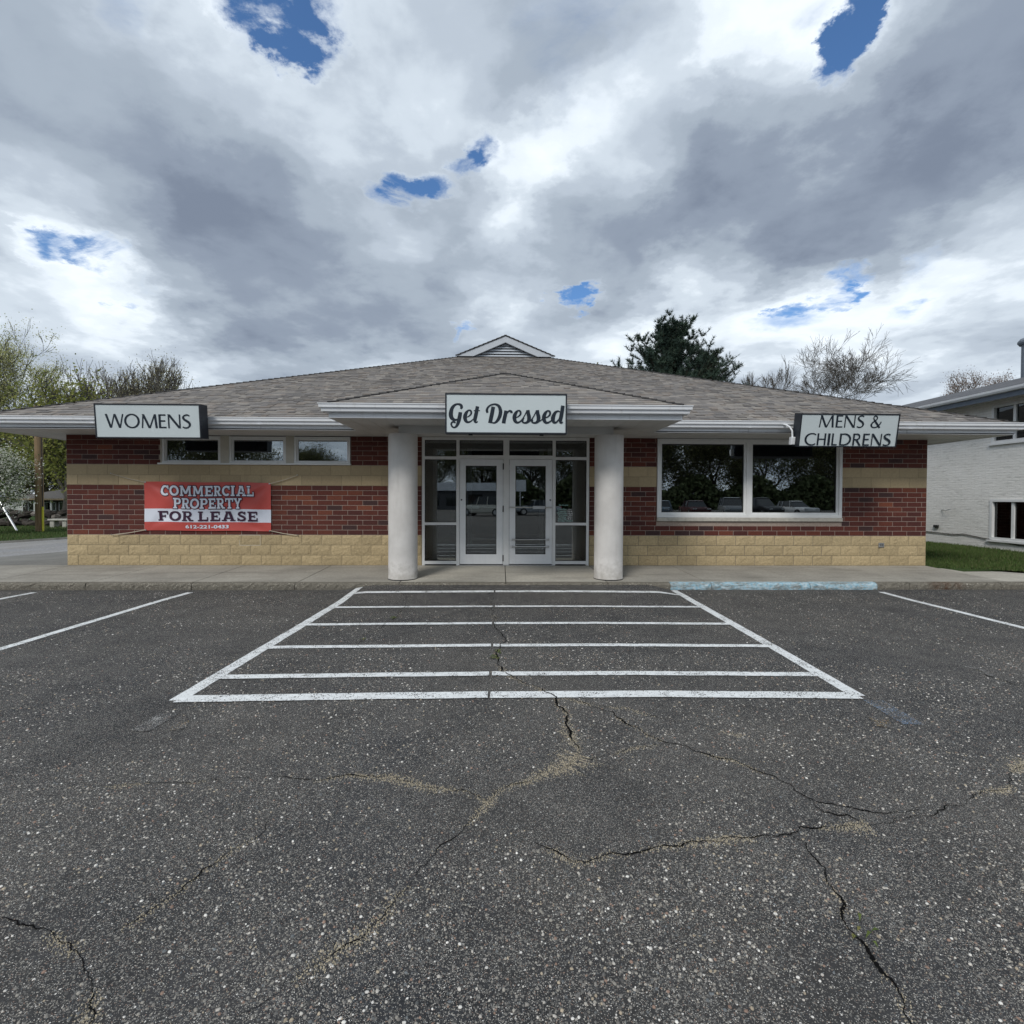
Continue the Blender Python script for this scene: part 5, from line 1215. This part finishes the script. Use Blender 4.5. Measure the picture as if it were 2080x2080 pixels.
def leaves(tips, n_, spread, size, cols, seed, flat=0.0, aspect=.6):
    r = np.random.RandomState(seed); T = np.array([t[0][:] for t in tips]); D_ = np.array([t[1][:] for t in tips])
    k = r.randint(0, len(T), n_); C = T[k]+r.randn(n_,3)*spread-D_[k]*np.abs(r.randn(n_,1))*spread
    a = r.randn(n_,3); a[:,2] *= (1-flat); a /= np.linalg.norm(a,axis=1,keepdims=True); b = np.cross(a, r.randn(n_,3)); b /= np.linalg.norm(b,axis=1,keepdims=True)
    s = size*(.6+.8*r.rand(n_,1)); b *= aspect
    V = np.stack([C-a*s, C+b*s, C+a*s, C-b*s], 1).reshape(-1,3)
    cl_ = np.array(cols)[r.randint(0,len(cols),n_)]*(.75+.5*r.rand(n_,1)); return V, np.arange(4*n_), np.full(n_,4), cl_
def tree(name, label, loc, geo, bark_m, leaf=None, group=None, rz=0, sc_=1.0, cat='tree', extra=None, height=None):
    if height: sc_ = height/np.percentile([q[0].z for q in geo[2]], 98.5)
    t = thing(name, label, cat, group, loc, rz); t.scale = (sc_,)*3; T, Bm, tips = geo
    T.build('trunk', bark_m, t, smooth=True); Bm.build('branches', bark_m, t)
    if leaf: link('crown', np_mesh('crown', *leaf[:3], M_leaf, leaf[3]), t)
    if extra: link('blossom', np_mesh('blossom', *extra[:3], M_leaf, extra[3]), t)
    return t
# tall tree coming into leaf, far left
g1 = grow(11, [(0,0,-.2),(.2,0,2.5),(.5,.1,4.6),(.8,0,6.6)], .42, 6, [4,3,3,3,3], .72, .62, .42, .017)
tree('budding_tree', 'tall tree coming into yellow green leaf at the far left edge', (-41.2,41,0), g1, M_bark, leaves(g1[2], 46000, .30, .05, [(.44,.46,.18),(.52,.51,.22),(.36,.39,.15),(.58,.55,.30)], 1), height=13.7)
g2 = grow(23, [(0,0,-.2),(.1,0,1.2),(-.1,0,2.4),(.1,.1,4.0)], .30, 6, [7,4,3,3,3], .70, .58, .85, .015, start=.1)
tree('spreading_tree', 'broad olive brown tree with upright twigs behind the left roof slope', (-28.4,40,0), g2, M_barkp, leaves(g2[2], 22000, .28, .042, [(.36,.35,.20),(.44,.41,.25),(.28,.28,.16),(.50,.46,.31)], 2), height=11.6)
g3 = grow(31, [(0,0,-.2),(.1,0,1),(0,0,2.0)], .18, 4, [5,4,4], .7, .7, .5, .014, start=.2)
tree('young_tree', 'small bright yellow green tree left of the roof behind the wires', (-30.3,36.5,0), g3, M_bark, leaves(g3[2], 12000, .35, .045, [(.22,.24,.07),(.34,.34,.10),(.22,.25,.07)], 3), height=9.2)
# white blossom by the road
g4 = grow(41, [(0,0,-.1),(.1,0,.6),(0,0,1.2)], .13, 4, [5,4,4], .72, .75, .35, .007, start=.35)
kb = 1.42/float(np.percentile([math.hypot(q[0].x, q[0].y) for q in g4[2]], 96))
tree('blossom_tree', 'rounded tree covered in white blossom beside the road at the left', (-21.0,21.5,0), g4, M_barkd, leaves(g4[2], 9000, .17, .040/kb, [(.13,.18,.06),(.09,.14,.045),(.18,.22,.09)], 4), sc_=kb, extra=leaves(g4[2], 15000, .18, .036/kb, [(.72,.72,.62),(.80,.80,.72),(.62,.64,.52)], 5))
# hedgerow trees behind the far house
gA = grow(51, [(0,0,-.2),(.1,0,1.4),(0,.1,2.8)], .24, 6, [5,4,3,3,2], .72, .72, .4, .012, start=.1)
lfA = leaves(gA[2], 26000, .34, .065, [(.085,.095,.04),(.115,.12,.05),(.07,.075,.035),(.15,.145,.07)], 6)
bt = tree('roadside_tree', 'bushy green brown tree above the low house roof', (-47.5,60,0), gA, M_barkd, lfA, 'trees behind the low house', sc_=1.45)
for i, (x, y, s, rz) in enumerate(((-54,62,1.5,1.3),(-41.5,61,1.35,2.6),(-60,64,1.55,4.0),(-35.5,63,1.2,5.1),(-50.5,57,1.0,.6))):
    c2 = copy_tree(bt, None, ['bushy tree at the left end behind the low house','bushy tree right of the pole behind the low house','leftmost bushy tree behind the white blossom','bushy tree hidden mostly by the shop corner','shorter bushy tree between the pole and the blossom'][i]); c2.location = (x, y, 0); c2.rotation_euler.z = rz; c2.scale = (s,)*3
# bare trees right
g5 = grow(63, [(0,0,-.2),(.1,0,4),(.2,.1,8),(.0,0,11.0)], .34, 7, [3,3,3,3,3,3], .80, .70, .10, .0165, wig=.11, start=.80, L0=.255, r_ratio=.68)
bare = tree('bare_tree', 'wide bare grey tree with curving limbs behind the right roof slope', (33.2,50,0), g5, M_bark, height=17.2)
g6 = grow(71, [(0,0,-.2),(.1,0,4),(.0,.1,7.5),(.1,0,10.0)], .2, 6, [3,3,3,3,3], .78, .50, .4, .0145, start=.75, L0=.20, r_ratio=.66)
tree('bare_tree', 'smaller slender bare tree left of the wide bare tree', (27.0,50,0), g6, M_bark, height=14.4)
g7 = grow(83, [(0,0,-.2),(.1,0,4),(.0,.1,8),(.1,0,11)], .26, 6, [3,3,3,3,3], .78, .62, .25, .015, start=.72, L0=.22)
tree('pink_budding_tree', 'reddish budding tree rising behind the neighbouring roof', (57.8,60,0), g7, M_barkp, leaves(g7[2], 11000, .3, .06, [(.24,.16,.13),(.30,.21,.17),(.2,.15,.12)], 9), height=16.8)
# pine
M_needle = tinted('needle', 0.8, 0.1, 3, 0.25)
def pine(seed, H_, base_w, top_bias, first):
    r = random.Random(seed); T, Bm = MB(), MB(); tuft = []
    P = [Vector((r.gauss(0,.1), r.gauss(0,.1), H_*i/8)) for i in range(9)]; P[0] = Vector((0,0,-.2)); T.tube(P, [.30*(1-.88*i/8) for i in range(9)], 8)
    z = first
    while z < H_-.3:
        t = (z-first)/(H_-first); L0 = min(base_w*1.25, base_w*((H_-z)/4.4)**.52)*(0.92+.13*math.sin(t*17+seed)) + .15
        for k in range(r.choice((5,6,7))):
            a = r.uniform(0,6.28); L = L0*r.uniform(.62,1.04); e = .10+.55*t+r.uniform(-.1,.25); d = Vector((math.cos(a)*math.cos(e), math.sin(a)*math.cos(e), math.sin(e))); p = Vector((0,0,z)); pts = [p]
            n_ = 5
            for i in range(n_): d = (d+Vector((r.gauss(0,.14), r.gauss(0,.14), .13))).normalized(); pts.append(pts[-1]+d*L/n_)
            Bm.tube(pts, [.06*(1-t*.6)*(1-.8*i/n_) for i in range(n_+1)], 4, cap=False)
            for i in range(1, n_+1):
                for _ in range(3 if i < n_ else 4):
                    a2 = r.uniform(0,6.28); sd_ = (d*.8+Vector((math.cos(a2), math.sin(a2), .45))).normalized(); l2 = L*.26*r.uniform(.5,1.25)*(1.1-.12*i)+.12
                    q = pts[i-1].lerp(pts[i], r.random()) if i < n_ else pts[i]; e2 = q+sd_*l2; Bm.tube([q, e2], [.014,.009], 3, cap=False)
                    m_ = max(1, int(l2/.20))
                    for s_ in range(m_+1): tuft.append((q.lerp(e2, (s_+.6)/(m_+.6)), sd_))
        z += r.uniform(.26,.42)*(1 if z < H_*.85 else .7)
    return T, Bm, tuft
def needles(tuft, per, length, w, cols, seed):
    r = np.random.RandomState(seed); T = np.repeat(np.array([t[0][:] for t in tuft]), per, 0); D_ = np.repeat(np.array([t[1][:] for t in tuft]), per, 0); n_ = len(T)
    d = D_*.75+r.randn(n_,3)*.62+np.array([0,0,.25]); d /= np.linalg.norm(d,axis=1,keepdims=True); s = np.cross(d, r.randn(n_,3)); s /= np.linalg.norm(s,axis=1,keepdims=True)
    L = length*(.6+.7*r.rand(n_,1)); V = np.stack([T-s*w, T+s*w, T+d*L], 1).reshape(-1,3)
    c = np.repeat(np.array(cols)[r.randint(0,len(cols),len(tuft))], per, 0)*(.8+.4*r.rand(n_,1)); return V, np.arange(3*n_), np.full(n_,3), c
def needle_mesh(q): return np_mesh('needles', q[0], q[1], q[2], M_needle, q[3])
NCOL = [(.040,.066,.052),(.052,.086,.064),(.030,.052,.042),(.068,.10,.070)]
p1 = pine(5, 16.1, 4.8, 0, 7.5); t = thing('pine_tree', 'tall dark green pine tree rising behind the right roof slope', 'tree', loc=(14.9,45,0))
p1[0].build('trunk', M_barkd, t, smooth=True); p1[1].build('branches', M_barkd, t); link('needles', needle_mesh(needles(p1[2], 14, .32, .023, NCOL, 3)), t)
p2 = pine(9, 14.3, 3.9, 0, 7.0); t = thing('pine_tree', 'thinner lighter pine just right of the tall dark pine', 'tree', loc=(18.6,46,0))
p2[0].build('trunk', M_barkd, t, smooth=True); p2[1].build('branches', M_barkd, t); link('needles', needle_mesh(needles(p2[2], 8, .28, .02, [(.045,.068,.045),(.06,.085,.055),(.035,.052,.038)], 4)), t)
g8 = grow(93, [(0,0,-.2),(.1,0,3),(0,.1,5.5)], .2, 5, [4,3,3,3], .68, .5, .7, .018, start=.3)
tree('budding_tree', 'thin yellow green budding tree left of the tall pine', (10.3,44,0), g8, M_bark, leaves(g8[2], 2500, .25, .09, [(.20,.19,.07),(.15,.15,.06)], 12), sc_=1.06)

# ================================================================== ACROSS THE LOT (behind the viewer; seen only as reflections in the glass)
HA = float(np.percentile([q[0].z for q in gA[2]], 98.5))
for i, (x, y, h, k, rz) in enumerate(((-54,-62,14,2,0),(-44,-64,12.5,1.9,.7),(-30.5,-64,9.4,1.5,1),(-12,-64,11.5,1.9,2),(-3,-66,12,1.9,2.7),(5,-64,12,1.8,3),(14,-60,12.5,1.9,4),(24,-63,13,2.1,5),(33,-58,12,2,.5),(43,-61,12.5,2.1,1.5),(54,-59,12,2,2.5),(64,-63,12,2,3.5),(-66,-64,13,2,4.5))):
    c2 = copy_tree(bt, None, 'leafy tree across the lot seen only as a reflection in the shop glass'); c2['group'] = 'reflected trees across the lot'; c2.location = (x, y, 0); c2.rotation_euler.z = rz; c2.scale = (k, k, h/HA)
M_hedge = tinted('hedge_leaf', 0.85, 0.15, 2, 0.2)
hd = MB(); r = np.random.RandomState(3); n_ = 26000; C = np.stack([r.uniform(-2,80,n_), r.uniform(-57,-53,n_), r.rand(n_)**.8*5.2], 1); C[:,2] *= .75+.25*np.sin(C[:,0]*.7)
a = r.randn(n_,3); a /= np.linalg.norm(a,axis=1,keepdims=True); b = np.cross(a, r.randn(n_,3)); b /= np.linalg.norm(b,axis=1,keepdims=True); V = np.stack([C-a*.32,C+b*.25,C+a*.32,C-b*.25],1).reshape(-1,3)
link('hedge', np_mesh('hedge', V, np.arange(4*n_), np.full(n_,4), M_hedge, np.array([(.10,.12,.055),(.13,.15,.07),(.08,.10,.045)])[r.randint(0,3,n_)]*(.8+.4*r.rand(n_,1))), kind='stuff')
def car(label, loc, rz, paint, suv):
    t = thing('parked_car', label, 'car', 'cars parked across the lot', loc, rz+math.pi)
    H1, Hr = (1.02, 1.72) if suv else (.88, 1.42); L = 4.5
    sec = [(-2.25,.55,.62,.78),(-2.15,.35,.84 if suv else .80,.86),(-1.35,.26,H1*.93,.90),(-.85,.25,H1,.91),(1.2,.25,H1,.91),(1.75,.26,H1*(1.0 if suv else .96),.90),(2.15,.33,H1*.92,.87),(2.25,.50,H1*.8,.78)]
    m = MB()
    for x, zb, zt, hw in sec:
        for y, z in ((-hw*.92,zb),(-hw,zb+.12),(-hw,(zb+zt)/2+.06),(-hw*.93,zt-.03),(-hw*.80,zt),(hw*.80,zt),(hw*.93,zt-.03),(hw,(zb+zt)/2+.06),(hw,zb+.12),(hw*.92,zb)): m.v.append((x,y,z))
    n_ = 10
    for i in range(len(sec)-1):
        for k in range(n_): m.f.append((i*n_+k, i*n_+(k+1)%n_, (i+1)*n_+(k+1)%n_, (i+1)*n_+k)); m.c.append(None)
    m.f.append(tuple(range(n_))); m.c.append(None); m.f.append(tuple((len(sec)-1)*n_+k for k in range(n_-1,-1,-1))); m.c.append(None)
    m.build('body', paint, t, smooth=False)
    xr = 2.0 if suv else 1.45; cab = [(-1.0,H1-.02,.82),(-.35,Hr-.05,.66),(-.1,Hr,.64),(1.0 if not suv else 1.55,Hr-.02,.63),(xr,H1-.02,.78)]
    m = MB()
    for x, z, hw in cab:
        for y in (-hw, hw): m.v += [(x,y,z)]
    for x in (-.95, xr-.05):
        pass
    for i in range(4): m.f.append((2*i,2*i+2,2*i+3,2*i+1)); m.c.append(None)
    m.f.append((0,1,9,8)); m.c.append(None); m.f.append((0,8,6,4,2)); m.c.append(None); m.f.append((1,3,5,7,9)); m.c.append(None)
    m.build('windows', M_carglass, t)
    MB().add([(-.42,-.66,Hr-.04),(-.1,-.66,Hr+.015),(cab[3][0]+.05,-.65,Hr),(cab[3][0]+.05,.65,Hr),(-.1,.66,Hr+.015),(-.42,.66,Hr-.04)], [(0,1,4,5),(1,2,3,4)]).build('roof', paint, t)
    for x in (-.95+.55, .55, xr-.42):
        for s_ in (-1, 1): MB().tube([(x-.06 if x < 0 else x,s_*.84,H1-.03),(x+.12 if x < 0 else x,s_*.655,Hr-.01)], .035, 5).build('pillar', paint, t)
    for x in (-1.42, 1.38):
        for s_ in (-1, 1):
            w_ = MB().tube([(x,s_*.92,.33),(x,s_*.70,.33)], .34, 18).build('wheel', M_dark, t); MB().tube([(x,s_*.93,.33),(x,s_*.915,.33)], .21, 14).build('rim', M_steel, w_)
    for s_ in (-1, 1): MB().box(-2.24,-2.12, s_*.62-.17, s_*.62+.17, .60, .74).build('headlight', M_steel, t); MB().box(2.14,2.255, s_*.66-.12, s_*.66+.12, .62, .82).build('tail_light', M_red, t)
    return t
M_carglass = plain('car_glass', (.012,.014,.016), 0.05, 0.1, 2, 0.6)
def paint(n, c): return plain(n, c, 0.25, 0.02, 2, 0.6)
car('pale car across the lot reflected in the left shop door', (-1.4,-24.5,0), rad(200), paint('cream_paint', (.62,.60,.52)), True)
car('silver car across the lot reflected in the right shop door', (3.4,-27,0), rad(170), paint('silver_paint', (.34,.36,.38)), False)
cols_ = [paint('blue_grey_paint', (.12,.16,.20)), paint('dark_red_paint', (.075,.018,.018)), paint('grey_paint', (.22,.23,.24)), paint('black_paint', (.02,.02,.022)), paint('white_paint', (.6,.6,.6))]
for i, x in enumerate((14.6, 17.9, 21.0, 24.2, 27.6)): car(['grey blue car','dark red car','grey car','black car','white car'][i]+' across the lot reflected in the display window', (x,-25.5+rng.uniform(-1,1),0), rad(95+rng.uniform(-18,18)), cols_[i], i in (2,3))
M_st = plain('store_wall', (.10,.10,.105), 0.9)
st_ = thing('roadside_store', 'low building with a white fascia across the lot seen only in the door glass', 'building', loc=(-7.5,-50,0))
MB().box(-7.5,7.5,-6,0,-.1,2.6).build('wall', M_st, st_); MB().box(-7.9,7.9,-6.4,.5,2.6,3.7).build('fascia', M_white, st_)
for x in (-5,-2,1,4): MB().box(x-1,x+1,0,.03,.5,2.1).build('window', M_carglass, st_)
sg = thing('pylon_sign', 'white pole sign across the lot seen only in the right door glass', 'sign', loc=(2.6,-46,0)); MB().tube([(0,0,-.1),(0,0,2.6)], .09, 8).build('post', M_steel, sg); MB().cbox(-.75,.75,-.15,.15,2.5,4.0,.03).build('panel', M_white, sg)
